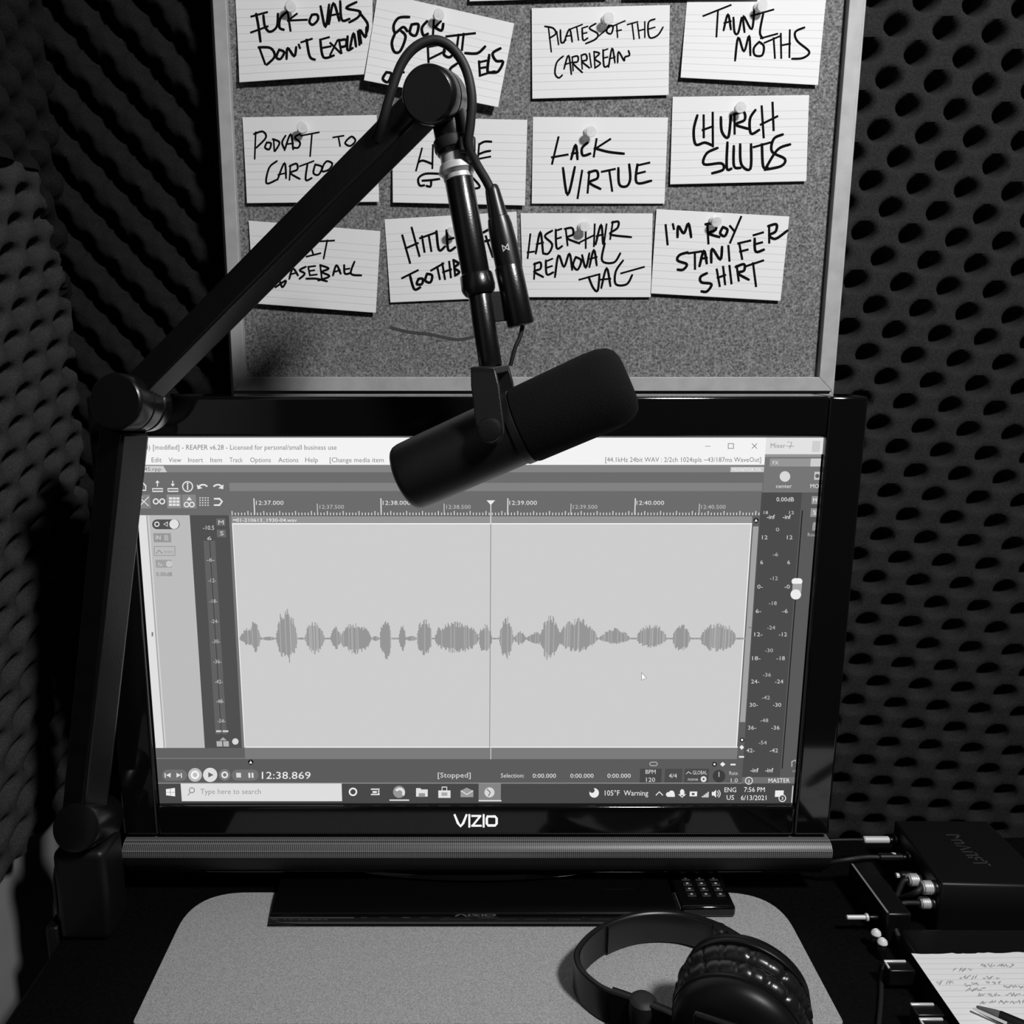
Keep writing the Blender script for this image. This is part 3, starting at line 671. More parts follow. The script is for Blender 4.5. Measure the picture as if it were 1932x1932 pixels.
# ------------------------------------------------------------------ index cards with handwriting
YK = YC + .006          # face of the cork
def A_(x, y): return (400 + x/3.116, y/3.116)
def B_(x, y): return (980 + x/2.927, y/2.927)
def C_(x, y): return (640 + x/4.6, 40 + y/4.6)
cards = [
 # corners TL TR BR BL, pixel mapper of the strokes, strokes, stroke width, lift, label
 ([(444,-12),(703,-16),(703,143),(455,159)], A_, [
  [(235,100),(325,75)],[(262,85),(275,150),(290,250)],[(235,195),(330,160)],[(305,95),(315,160),(345,192),(385,160),(390,85)],[(440,75),(405,110),(400,165),(425,180)],
  [(445,60),(465,185)],[(500,85),(450,125)],[(450,125),(560,120)],[(590,90),(575,130),(595,150),(625,120),(620,90),(590,90)],[(640,40),(670,165),(690,30)],[(690,145),(715,20),(750,125)],[(695,95),(745,85)],
  [(755,10),(765,120),(810,115)],[(850,15),(790,50),(870,70),(860,105),(810,135)],[(870,80),(915,140),(915,190)],
  [(285,290),(320,385)],[(280,285),(350,290),(375,340),(330,390)],[(400,300),(385,345),(410,355),(430,315),(400,300)],[(445,355),(450,290),(490,340),(500,285)],[(515,270),(522,290)],
  [(530,255),(590,235)],[(560,240),(580,340),(610,360)],[(640,240),(660,345),(720,335)],[(640,240),(690,225)],[(650,290),(700,280)],[(700,260),(760,320)],[(740,245),(700,330)],
  [(750,240),(765,320)],[(750,245),(790,240),(790,275),(760,285)],[(800,220),(800,300),(830,290)],[(815,290),(835,200),(850,280)],[(860,190),(870,270)],[(880,260),(870,180),(905,225),(910,165)]],
  4.2, .006, 'ruled index card whose second line begins DON\'T, top left corner of the cork board'),
 ([(713,-14),(970,45),(939,207),(689,157)], A_, [
  [(1160,105),(1100,110),(1070,155),(1080,200),(1125,165),(1150,190)],[(1080,200),(1060,260),(1075,315),(1110,310),(1140,225),(1115,190)],[(1175,150),(1165,200),(1200,215),(1215,150),(1175,150)],
  [(1265,130),(1235,170),(1245,215),(1270,205)],[(1305,125),(1300,215)],[(1345,130),(1310,165)],[(1310,165),(1350,185),(1360,145)],
  [(1270,280),(1275,375)],[(1270,285),(1340,270)],[(1275,360),(1370,310)],[(1370,285),(1365,330),(1400,345),(1430,300),(1400,270)],[(1380,220),(1545,200)],[(1480,205),(1470,300)],[(1450,210),(1440,290)],[(1490,320),(1560,320),(1605,280)],
  [(1030,440),(1010,480),(1040,500),(1060,450),(1030,440)],[(1075,450),(1130,440)],[(1080,450),(1090,520)],[(1440,385),(1400,420),(1420,460)],
  [(1570,370),(1575,455)],[(1570,375),(1610,365)],[(1575,410),(1605,405)],[(1575,455),(1620,440)],[(1630,330),(1620,430),(1660,430)],[(1695,290),(1650,320),(1670,365),(1710,370),(1680,430),(1630,435)]],
  4.6, .009, 'steeply tilted index card behind the mic cable loop at the top of the cork board'),
 ([(1003,17),(1263,11),(1260,181),(1004,188)], B_, [
  [(160,160),(175,290)],[(140,150),(185,160),(200,190),(165,215)],[(205,180),(215,250)],[(225,170),(230,240),(255,225)],[(245,240),(275,165),(290,235)],[(255,205),(285,200)],[(280,165),(345,140)],[(315,155),(325,225)],
  [(345,160),(350,225),(375,215)],[(345,160),(375,150)],[(348,190),(370,185)],[(420,135),(385,160),(430,190),(420,220),(365,245)],[(410,225),(500,150)],[(490,145),(480,180),(505,190),(515,150),(490,145)],[(535,140),(540,210)],[(510,150),(580,120)],[(535,175),(560,170)],
  [(595,140),(650,125)],[(620,135),(630,220)],[(650,135),(660,215)],[(690,125),(690,210)],[(655,175),(690,165)],[(745,110),(710,130),(715,210),(760,200),(790,155)],[(710,165),(745,155)],
  [(240,315),(205,350),(195,410),(215,435),(235,420)],[(245,385),(270,310),(285,415)],[(250,360),(285,350)],[(290,320),(295,395)],[(290,320),(320,315),(320,345),(295,355),(345,405)],[(340,310),(345,385)],[(340,310),(365,305),(370,335),(345,345),(385,380)],
  [(385,300),(395,375)],[(410,290),(415,380)],[(410,290),(440,300),(415,330),(445,355),(415,380)],[(460,280),(465,370),(490,365)],[(460,285),(485,275)],[(462,325),(485,320)],[(490,375),(510,270),(525,350)],[(495,330),(525,320)],[(540,350),(545,290),(575,340),(580,320),(605,310),(600,285)]],
  2.8, .0015, 'index card reading PILATES OF THE CARRIBEAN, pinned high on the cork board'),
 ([(1296,2),(1558,-1),(1540,163),(1282,149)], B_, [
  [(1015,90),(1165,30)],[(1095,60),(1085,205)],[(1125,170),(1150,80),(1165,165)],[(1130,130),(1165,120)],[(1180,100),(1185,180),(1205,185),(1225,100)],[(1240,180),(1235,90),(1280,165),(1295,55)],[(1280,90),(1400,55)],[(1345,75),(1325,180),(1340,215)],[(1330,215),(1420,190)],
  [(1185,340),(1205,210),(1235,290),(1265,200),(1270,310)],[(1320,235),(1290,270),(1295,310),(1335,310),(1345,260),(1320,235)],[(1350,240),(1430,205)],[(1400,215),(1405,325)],[(1440,190),(1440,325)],[(1490,170),(1485,320)],[(1440,255),(1490,245)],[(1570,155),(1520,180),(1530,230),(1595,290),(1560,325),(1500,330)]],
  3.6, .004, 'index card reading TAUNT MOTHS in the top right of the cork board'),
 ([(458,222),(711,217.6),(716,382),(468,384.5)], A_, [
  [(260,780),(255,935)],[(250,790),(300,775),(320,810),(265,870)],[(325,840),(315,870),(340,880),(350,845),(325,840)],[(365,820),(370,890)],[(360,820),(400,840),(375,890)],[(435,800),(415,840),(430,880)],[(430,885),(465,790),(480,880)],[(440,850),(480,845)],
  [(520,790),(490,810),(520,840),(510,870),(480,870)],[(525,800),(630,780)],[(590,790),(580,920)],[(715,810),(775,800)],[(745,805),(755,860)],[(800,820),(785,845),(815,860),(845,830),(825,805),(800,820)],
  [(385,950),(340,990),(325,1080),(385,1060)],[(390,1060),(430,960),(440,1050)],[(395,1030),(440,1020)],[(465,975),(460,1060)],[(460,980),(500,965),(505,1000),(465,1020),(520,1055)],[(520,980),(600,950)],[(565,965),(555,1060),(590,1050)],
  [(610,970),(600,1020),(630,1030),(650,985),(610,970)],[(660,970),(650,1010),(690,1000),(710,965),(680,950),(660,970)]],
  3.2, .003, 'index card reading PODCAST TO CARTOO, partly behind the black boom arm'),
 ([(740,222),(994.7,227),(990,389),(742,383.5)], C_, [
  [(720,1110),(670,1300)],[(690,1230),(730,1215),(810,1245)],[(815,1080),(810,1280)],[(1215,1070),(1205,1190)],[(1215,1075),(1260,1050),(1320,1050)],[(1210,1160),(1260,1140),(1310,1130)],[(1210,1200),(1310,1180)],
  [(870,1330),(750,1330),(690,1370),(700,1430),(740,1430)],[(725,1390),(800,1385),(870,1375)],[(800,1390),(795,1440),(760,1435)],[(1140,1345),(1220,1440),(1160,1460)]],
  3.6, .003, 'index card behind the silver collar of the mic tube, middle row of the cork board'),
 ([(1005.6,221),(1260,222),(1252.6,385),(1003,385)], B_, [
  [(215,760),(180,905)],[(180,870),(265,855)],[(285,880),(310,800),(320,880)],[(290,850),(320,845)],[(375,790),(345,820),(350,860),(390,850)],[(425,770),(410,865)],[(500,770),(415,825)],[(415,820),(490,840),(575,850)],
  [(240,930),(265,1080),(305,925)],[(345,945),(320,1095)],[(385,950),(375,1065)],[(380,955),(425,945),(430,985),(385,1010),(445,1045)],[(455,950),(525,935)],[(495,945),(510,1055)],[(545,930),(550,1020),(590,1030),(610,990),(605,910)],[(650,910),(645,1010),(725,1000)],[(650,915),(715,900)],[(650,960),(690,950)]],
  4.2, .002, 'index card reading LACK VIRTUE in the middle row of the cork board'),
 ([(1268.7,183.5),(1525.6,180),(1519,343),(1263,349)], B_, [
  [(980,640),(960,720),(970,800),(1020,790),(1060,805)],[(1015,640),(1015,760)],[(1065,625),(1065,810)],[(1010,720),(1065,700)],[(1110,650),(1115,730),(1150,760),(1165,640)],[(1185,630),(1185,740)],[(1180,635),(1235,620),(1240,665),(1190,690),(1265,715)],[(1300,610),(1270,660),(1275,740),(1320,720)],
  [(1335,590),(1345,760)],[(1395,570),(1400,720)],[(1330,690),(1420,645)],
  [(1090,820),(1030,850),(1015,910),(1110,905),(1120,940),(1060,960)],[(1145,790),(1140,930),(1165,935)],[(1180,810),(1180,920),(1215,930)],[(1215,800),(1220,910),(1270,935),(1275,800)],[(1290,815),(1380,790)],[(1335,800),(1340,920),(1365,930)],[(1450,745),(1400,770),(1390,840),(1460,880),(1440,920),(1350,940)],[(1490,800),(1420,830),(1350,940)]],
  4.4, .0022, 'index card with CHURCH on its first line, at the right of the cork board'),
 ([(470,416.6),(718,436.5),(710,590.5),(481,573)], A_, [
  [(580,1440),(600,1500)],[(640,1420),(720,1415)],[(680,1415),(660,1520)],[(560,1510),(640,1490)],[(400,1640),(420,1690),(440,1650),(380,1690)],[(460,1640),(480,1580),(510,1620)],[(465,1615),(500,1605)],[(555,1570),(520,1590),(550,1610),(520,1640)],
  [(570,1570),(580,1620)],[(570,1570),(610,1565)],[(575,1595),(605,1590)],[(580,1620),(620,1615)],[(640,1560),(650,1640)],[(640,1560),(690,1580),(650,1600),(695,1625),(630,1650)],[(715,1620),(735,1560),(760,1610)],[(720,1600),(755,1590)],[(780,1560),(785,1610),(820,1605)],[(780,1585),(810,1580)],[(840,1540),(820,1610),(880,1620)],[(560,1640),(620,1640),(680,1655)]],
  3.4, .004, 'index card ending in BASEBALL, lower left of the cork board behind the boom arm'),
 ([(725.7,414),(974.5,399.5),(979,560),(737,571)], A_, [
  [(1120,1385),(1165,1545)],[(1175,1340),(1220,1505)],[(1140,1460),(1210,1430)],[(1235,1390),(1250,1480)],[(1225,1400),(1310,1370)],[(1275,1385),(1290,1475)],[(1320,1360),(1335,1470),(1370,1450)],[(1380,1355),(1390,1470),(1430,1455)],[(1380,1365),(1420,1350)],[(1385,1410),(1420,1400)],
  [(1590,1370),(1640,1350),(1660,1400),(1600,1420)],[(1610,1390),(1650,1510)],[(1120,1635),(1210,1590)],[(1165,1620),(1190,1700),(1225,1690)],[(1215,1640),(1205,1670),(1235,1670),(1240,1640),(1215,1640)],[(1265,1610),(1255,1650),(1285,1660),(1295,1620),(1265,1610)],
  [(1290,1590),(1360,1550)],[(1325,1570),(1340,1640)],[(1355,1550),(1370,1640)],[(1395,1540),(1405,1630)],[(1360,1600),(1405,1585)],[(1420,1530),(1430,1620)],[(1420,1530),(1450,1550),(1425,1575),(1455,1600),(1430,1620)]],
  4.2, .002, 'index card behind the mic tube in the bottom row of the cork board'),
 ([(982,402.5),(1231,403),(1226.7,561),(987,561)], B_, [
  [(60,1295),(45,1425)],[(45,1395),(80,1390)],[(90,1400),(115,1280),(130,1400)],[(95,1350),(130,1340)],[(180,1275),(140,1305),(180,1350),(160,1400),(130,1400)],[(200,1270),(205,1370),(235,1360)],[(200,1275),(230,1265)],[(203,1320),(228,1312)],[(255,1265),(265,1355)],[(250,1265),(290,1260),(295,1295),(260,1315),(330,1345)],
  [(365,1250),(365,1370)],[(415,1240),(410,1360)],[(330,1340),(410,1300)],[(420,1350),(450,1240),(460,1345)],[(425,1305),(460,1295)],[(480,1240),(465,1350)],[(515,1225),(500,1320)],[(510,1230),(545,1225),(540,1260),(500,1295),(615,1310)],
  [(85,1455),(80,1540)],[(80,1460),(115,1450),(115,1485),(80,1500),(130,1530)],[(145,1440),(150,1515),(185,1505)],[(145,1445),(180,1430)],[(148,1480),(178,1470)],[(195,1530),(215,1410),(245,1475),(275,1400),(290,1490)],[(310,1420),(295,1465),(320,1490),(340,1440),(310,1420)],[(345,1410),(365,1480),(385,1400)],[(385,1475),(410,1380),(425,1465)],[(390,1430),(425,1420)],[(470,1345),(455,1440),(520,1450),(555,1400)],
  [(330,1545),(440,1515)],[(380,1530),(405,1590),(430,1605),(440,1520)],[(450,1590),(480,1480),(500,1580)],[(445,1545),(500,1540)],[(570,1440),(530,1500),(530,1570),(590,1570),(620,1520)],[(560,1510),(685,1475)]],
  3.6, .002, 'index card reading LASER HAIR REMOVAL TAG in the bottom row of the cork board'),
 ([(1238,395),(1488,409),(1470,568),(1226.7,554)], B_, [
  [(805,1245),(815,1350)],[(845,1240),(850,1265)],[(870,1310),(875,1250),(905,1290),(930,1235),(945,1310)],[(1035,1240),(1040,1345)],[(1025,1240),(1075,1235),(1080,1270),(1040,1290),(1100,1310)],[(1120,1255),(1105,1290),(1130,1305),(1145,1270),(1120,1255)],[(1160,1250),(1185,1280)],[(1220,1200),(1160,1340)],
  [(925,1395),(880,1410),(870,1440),(920,1460),(900,1490),(870,1490)],[(930,1400),(1000,1390)],[(965,1395),(965,1485)],[(990,1470),(1015,1385),(1030,1455)],[(1000,1430),(1030,1425)],[(1055,1450),(1060,1375),(1105,1435),(1115,1365)],[(1150,1360),(1155,1440)],[(1210,1345),(1225,1430)],[(1205,1345),(1270,1330)],[(1215,1390),(1255,1380)],
  [(1295,1320),(1300,1390),(1345,1380)],[(1290,1300),(1340,1285)],[(1295,1350),(1335,1340)],[(1375,1250),(1375,1340)],[(1370,1250),(1415,1240),(1410,1280),(1375,1300),(1410,1320),(1475,1275)],
  [(1030,1510),(995,1530),(1000,1560),(1055,1570),(1030,1610),(1000,1610)],[(1085,1490),(1100,1580)],[(1120,1475),(1130,1570)],[(1090,1535),(1130,1520)],[(1155,1470),(1165,1565)],[(1195,1470),(1205,1550)],[(1190,1475),(1235,1460),(1235,1495),(1200,1510),(1260,1545)],[(1250,1470),(1340,1440)],[(1285,1455),(1300,1580)]],
  4.4, .0022, 'index card with three lines ending in SHIRT, bottom right of the cork board'),
 ([(884,-158),(1140,-164),(1146,-1),(886,6)], None, [], 0, .004, 'index card at the top edge of the photo above the PILATES card, mostly cut off'),
 ([(1172,-160),(1428,-160),(1430,1),(1175,2)], None, [], 0, .002, 'index card cut off by the top edge, above and left of TAUNT MOTHS'),
]
def build_card(c, k):
    cs, mp, strokes, wpx, lift, label = c
    TL, TR, BR, BL = [at(u, v, YK) for u, v in cs]
    off = .0004 + .0006*(k % 3)
    NX, NY = 12, 10
    def surf(s, t, e=0.0):         # s across, t down
        p = TL.lerp(TR, s).lerp(BL.lerp(BR, s), t)
        y = YK - off - lift*t**1.6*(1 - .25*abs(s-.4)) - e
        return V((p.x, y, p.z))
    mb = MB(); vs = []; uv = []
    for e in (.0003, 0.0):
        for j in range(NY+1):
            for i in range(NX+1):
                vs.append(surf(i/NX, j/NY, e)); uv.append((i/NX, 1-j/NY))
    n = (NX+1)*(NY+1); fs = []
    for j in range(NY):
        for i in range(NX):
            q = j*(NX+1)+i
            fs.append((q, q+NX+1, q+NX+2, q+1)); fs.append((n+q, n+q+1, n+q+NX+2, n+q+NX+1))
    rim = [i for i in range(NX+1)] + [j*(NX+1)+NX for j in range(1, NY+1)] + [NY*(NX+1)+i for i in range(NX-1, -1, -1)] + [j*(NX+1) for j in range(NY-1, 0, -1)]
    for a, b_ in zip(rim, rim[1:]+rim[:1]): fs.append((a, b_, n+b_, n+a))
    mb.add(vs, fs)
    o = mb.build('index_card', M_card, None, uv=uv, origin=tuple(surf(.5, .5)))
    o['base'] = tuple(surf(.5, .5))
    tag(o, label, 'note card', 'index cards pinned to the cork board')
    if strokes:
        e1, e2 = TR-TL, BL-TL
        def inv(u, v):
            p = at(u, v, YK)
            s = t = .5
            for _ in range(8):       # invert the bilinear patch
                q = TL.lerp(TR, s).lerp(BL.lerp(BR, s), t)
                ds = (TR-TL).lerp(BR-BL, t); dt = (BL-TL).lerp(BR-TR, s)
                det = ds.x*dt.z - ds.z*dt.x; rx, rz = p.x-q.x, p.z-q.z
                s += (rx*dt.z - rz*dt.x)/det; t += (ds.x*rz - ds.z*rx)/det
            return s, t
        def mapper(u, v):
            s, t = inv(u, v); return surf(s, min(t, 1), .0006)
        px = [[mp(a, b_) for a, b_ in ln] for ln in strokes]
        cut = {5: 870, 9: 905}.get(k)
        for grp in ([px] if cut is None else [[l for l in px if l[0][0] < cut], [l for l in px if l[0][0] >= cut]]):
            stroke_mesh(grp, mapper, wpx*1.15, sub=5).build('handwriting', M_ink, o, smooth_=False)
    return surf, inv if strokes else None
surfs = [build_card(c, k) for k, c in enumerate(cards)]

# push pins: build one, copy the rest
pin_spots = [((549,8), 0, 'pinning the card in the top left corner of the board'), ((828,25), 1, 'at the top of the steeply tilted card by the cable loop'), ((1143,32), 2, 'holding the PILATES card'),
             ((1430,8), 3, 'holding the TAUNT MOTHS card'), ((573,237), 4, 'holding the PODCAST card beside the boom arm'), ((1110,243), 6, 'holding the LACK VIRTUE card'),
             ((1394,200), 7, 'holding the CHURCH card'), ((1098,422), 10, 'holding the LASER HAIR REMOVAL card'), ((1345,410), 11, 'holding the card that ends in SHIRT'), ((852,430), 9, 'half hidden by the mic tube in the bottom row')]
pin = None
for (u, v), k, lb in pin_spots:
    p = at(u, v+5, YK-.012)
    surf, inv = surfs[k]; s, t = inv(u, v+5); q = surf(s, max(t, .02))
    if pin is None:
        pin = bpy.data.objects.new('push_pin', None); COL.objects.link(pin); pin.empty_display_size = .01
        MB().lathe((0,0,0), (0,-1,0), [(.0004,.0036),(.0008,.0044),(.0016,.0044),(.0024,.0030),(.0042,.0026),(.0062,.0030),(.0080,.0046),(.0092,.0050),(.0102,.0045)], 20).build('pin_head', M_clear, pin)
        MB().lathe((0,0,0), (0,-1,0), [(-.005,.0002),(.0005,.0006),(.004,.0006)], 10).build('needle', M_silver, pin)
        o = pin
    else:
        o = pin.copy(); COL.objects.link(o)
        for ch in list(pin.children):
            c = ch.copy(); COL.objects.link(c); c.parent = o
    o.location = (q.x, q.y-.0006, q.z); o.rotation_euler = (math.radians(random.uniform(8, 20)), 0, math.radians(random.uniform(-14, 14)))
    tag(o, 'clear plastic push pin ' + lb, 'push pin', 'clear push pins on the cork board')

# ------------------------------------------------------------------ boom arm
arm = thing('boom_arm', 'black microphone boom arm clamped at the left edge of the desk', 'microphone arm', (-.325, .665, .0))
Y0 = .672
pb = at(157, 1560, Y0); pe = at(240, 765, .668); ph = at(815, 185, .640)
# clamp and post
MB().box((pb.x-.020, Y0-.020, .0004), (pb.x+.024, Y0+.022, pb.z-.012)).build('post', M_black, arm, bevel=.006, seg=3)
MB().box((DL-.012, Y0-.018, -.075), (DL-.0015, Y0+.018, .012)).build('clamp_bracket', M_black, arm, bevel=.002)
MB().box((DL-.012, Y0-.018, -.085), (DL+.045, Y0+.018, -.075)).build('clamp_jaw', M_black, arm, bevel=.002)
MB().cyl((DL+.03, Y0, -.11), (DL+.03, Y0, -.0315), .005).build('clamp_screw', M_chrome, arm)
MB().tube([at(128,1590,Y0-.012), at(113,1622,Y0-.012), at(107,1668,Y0-.012), at(112,1712,Y0-.012), at(124,1744,Y0-.012)], .0032, 10).build('hanging_cable', M_rubber, arm)
# lower pivot
MB().cyl(at(142, 1562, Y0-.024), at(194, 1540, Y0+.022), .0205, bev=.003).build('base_pivot', M_arm, arm)
# lower arm and boom: square tubes turned on their axes
MB().beam(pb + (pe-pb)*.045, pe - (pe-pb)*.05, .027, .027, math.radians(-30)).build('lower_arm', M_arm, arm, bevel=.003, seg=3)
d = (ph - pe)
MB().beam(pe + d*.06, ph - d*.03, .0225, .0225, math.radians(-24)).build('upper_arm', M_arm, arm, bevel=.0022, seg=3)
# elbow: drum with rings, axis running away to the right
ef, eb = at(216, 757, .640), at(285, 766, .690)
dd = (eb-ef).normalized(); L = (eb-ef).length
MB().lathe(ef, dd, [(0, .0195), (.001, .0205), (.0025, .0215), (.018, .0215), (.0185, .0205), (.020, .0205), (.0205, .0215), (L*.62, .0215), (L*.64, .0205), (L*.67, .0205), (L*.69, .0215), (L-.004, .0205), (L-.001, .019), (L, .0175)], 64).build('elbow_joint', M_arm, arm)
# head
hf, hb = at(806, 178, .612), at(850, 190, .664)
dd = (hb-hf).normalized(); L = (hb-hf).length
MB().lathe(hf, dd, [(0, .0165), (.0012, .0178), (.003, .0187), (.016, .0187), (.0165, .0176), (.018, .0176), (.0185, .0187), (L*.6, .0182), (L*.85, .0155), (L-.001, .013), (L, .0125)], 64).build('head_joint', M_arm, arm)
# drop tube with collars
def tp(u, v): return at(u, v, .640 + (v-225)/(690-225)*(-.018))
MB().cyl(tp(846, 212), tp(858, 292), .0122).build('swivel_stub', M_arm, arm)
sa, sb_ = tp(857, 288), tp(862, 318); dd = (sb_-sa)
MB().lathe(sa, dd, [(0,.0096),(.0004,.0102),(.0075,.0104),(.0080,.0112),(.0084,.0118),(.0130,.0133),(.0137,.0122),(.0152,.0112),(.0156,.0106),(.0185,.0104),(.0190,.0098)], 48).build('thread_adapter', M_chrome, arm)['label'] = 'bright nickel thread adapter'
sk = lambda k, t, r: r*(1+.02*(1 if math.sin(t*20) > 0 else 0)) if k in (4,5) else r
MB().cyl(tp(864, 330), tp(899, 524), .0100, bev=.0008).build('extension_tube', M_arm, arm)
MB().lathe(tp(898, 516), tp(905, 556)-tp(898, 516), [(0,.0108),(.001,.0116),(.0095,.0122),(.012,.0118),(.0150,.0100)], 12).build('locking_nut', M_arm, arm)
MB().cyl(tp(904, 548), tp(926, 692), .0083, bev=.0006).build('lower_tube', M_arm, arm)
# cable strap
ca, cb_ = tp(853, 262), tp(857, 284)
MB().cyl(ca, cb_, .0135, bev=.001).build('cable_strap', M_rubber, arm)
kp = at(885, 275, .627)
MB().box((kp.x-.007, kp.y-.006, kp.z-.0055), (kp.x+.0045, kp.y+.006, kp.z+.0055)).build('strap_loop', M_rubber, arm, bevel=.002)

# ------------------------------------------------------------------ microphone
m0 = at(766, 902, .634); m1 = at(1183, 716, .600)
mic = thing('microphone', 'black broadcast microphone with long foam windscreen hung in front of the television', 'microphone', tuple(m0.lerp(m1, .4)))
ax = (m1-m0).normalized(); L = (m1-m0).length
MB().lathe(m0-ax*.001, ax, [(0,.0220),(.0008,.0238),(.0025,.0250),(.006,.0257),(.02,.0260),(.092,.0262),(.094,.0262)], 64).build('mic_body', M_micbody, mic)
MB().lathe(m0+ax*.0903, ax, [(0,.0262),(.0006,.0272),(.006,.0274),(.0066,.0266)], 64).build('body_ring', M_micbody, mic)
wl = L - .0968
MB().lathe(m0+ax*.0970, ax, [(0,.0262),(.0008,.0277),(.003,.0281),(wl-.022,.0287),(wl-.012,.0280),(wl-.005,.0258),(wl-.001,.0222),(wl+.001,.0165)], 64).build('windscreen', M_foam_mic, mic)
# yoke straddling the body, square to its axis
pv = m0 + ax*.0735
pn = V((-ax.y, ax.x, 0)).normalized()
if pn.y > 0: pn = -pn                  # towards the camera
upv = (tp(926,692) - pv); top = tp(926, 694)
side = V((pn.y, -pn.x, 0)); side = side if side.x > 0 else -side
for sgn in (1, -1):
    c0 = pv + ax*.004 + V((0,0,.0085)) + pn*sgn*.0315
    c1 = V((top.x, top.y, top.z)) + pn*sgn*.0275
    mb = MB(); lo, hi = c0, c1
    dirv = (hi-lo).normalized()
    pts = []
    for k in range(13):
        t = math.pi*(1 + k/12); pts.append(lo + side*(.0098*math.cos(t)) + dirv*(.0098*math.sin(t)))
    pts += [lo + dirv*.03 + side*.0098, hi + side*.0085, hi - side*.0085, lo + dirv*.03 - side*.0098]
    n = len(pts); th = pn*.002
    mb.add([p+th for p in pts] + [p-th for p in pts], [tuple(range(n)), tuple(reversed(range(n, 2*n)))] + [(i, n+i, n+(i+1) % n, (i+1) % n) for i in range(n)])
    mb.build('yoke_arm', M_micbody, mic, bevel=.0008)
    MB().lathe(c0 + pn*sgn*.0022, pn*sgn, [(0,.0086),(.002,.0088),(.0035,.0080),(.0042,.006)], 40).build('pivot_knob', M_micbody, mic)
a = top + pn*.0298; b_ = top - pn*.0298
P = [q + side*sx*.0085 + V((0,0,z)) for z in (-.0035, .0015) for q, sx in ((a,-1),(a,1),(b_,1),(b_,-1))]
MB().hexa(P).build('yoke_bridge', M_micbody, mic, bevel=.001)
# output socket beside the tube and its short lead
def xp(u, v): return at(u, v, .634 + (v-350)/270*(-.006))
MB().cyl(xp(958, 500), xp(983, 614), .0098, bev=.0016).build('output_socket', M_arm, mic)
q0, q1 = tp(921, 552), xp(962, 556)
MB().beam(tp(918, 580), xp(972, 576), .021, .004).build('socket_bracket', M_micbody, mic, bevel=.0006)
MB().tube([xp(986, 614), xp(981, 636), xp(972, 656), at(963, 690, .628)], .0016, 10).build('short_lead', M_rubber, mic)

# ------------------------------------------------------------------ cable with its plug
cab = thing('microphone_cable', 'black microphone cable looping over the arm head down to a plug', 'cable', tuple(at(820, 75, .622)))
loop = [(708,262,.632),(722,228,.624),(736,180,.620),(757,122,.618),(785,88,.617),(820,76,.617),(852,90,.617),(878,128,.617),(890,180,.617),(888,230,.619),(884,274,.622),(897,306,.627),(917,340,.631),(930,366,.633)]
MB().tube([at(*p) for p in loop], .0032, 14).build('cable', M_rubber, cab)
xa, xb = xp(927, 350), xp(962, 512)
dd = (xb-xa); XLn = dd.length; 
MB().lathe(xa, dd, [(0,.0038),(.001,.0046),(.004,.0052),(.022,.0070),(.0225,.0076),(.028,.0086),(.042,.0094),(XLn-.001,.0094),(XLn,.0085)], 40).build('plug', M_plastic, cab)
lc = xa + dd.normalized()*(XLn*.745)
mk = V((0,-1,0)); dn = dd.normalized(); sx = dn.cross(mk).normalized()
mk2 = [[(-5,-5),(-5,5)],[(-5,-5),(0,0)],[(0,0),(5,-5)],[(5,-5),(5,5)],[(-5,5),(0,1)],[(0,1),(5,5)]]
def mkmap(a_, b2):
    ang = a_*.0004/.0094
    rad = (V((0,-1,0)) - dn*dn.dot(V((0,-1,0)))).normalized()
    rad2 = Matrix.Rotation(-ang, 3, dn) @ rad
    return lc + rad2*.0096 + dn*(b2*.0004)
stroke_mesh(mk2, mkmap, 2.0, sub=1).build('plug_emblem', M_label, cab, smooth_=False)

# ------------------------------------------------------------------ remote control
rz = .0032
r00, r10 = atz(1283, 1736, rz), atz(1388, 1732, rz)
rem = thing('remote_control', 'black remote control with rows of small buttons beside the television stand', 'remote control', tuple(r00.lerp(r10, .5)))
ry0, ry1 = r10.y, r10.y + .15
rx0, rx1 = f1.x+.0025, r10.x
MB().box((rx0, ry0, rz), (rx1, ry1, rz+.011)).build('body', M_gloss, rem, bevel=.003, seg=3)
btn = None
for j in range(8):
    for i in range(3):
        x = rx0 + (rx1-rx0)*(.26+.27*i); y = ry0 + .016 + j*.0078
        if btn is None:
            btn = MB().box((-.0042,-.0026,0), (.0042,.0026,.0014)).build('button', M_rubber, None, bevel=.0008)
            ic = MB().box((-.0011,-.0008,.0015), (.0011,.0008,.0017)).build('button_icon', M_label, btn)
            o = btn; o.parent = rem
        else:
            o = btn.copy(); COL.objects.link(o); o.parent = rem
            c = ic.copy(); COL.objects.link(c); c.parent = o
        o.location = V((x, y, rz+.0111)) - V(rem['base'])

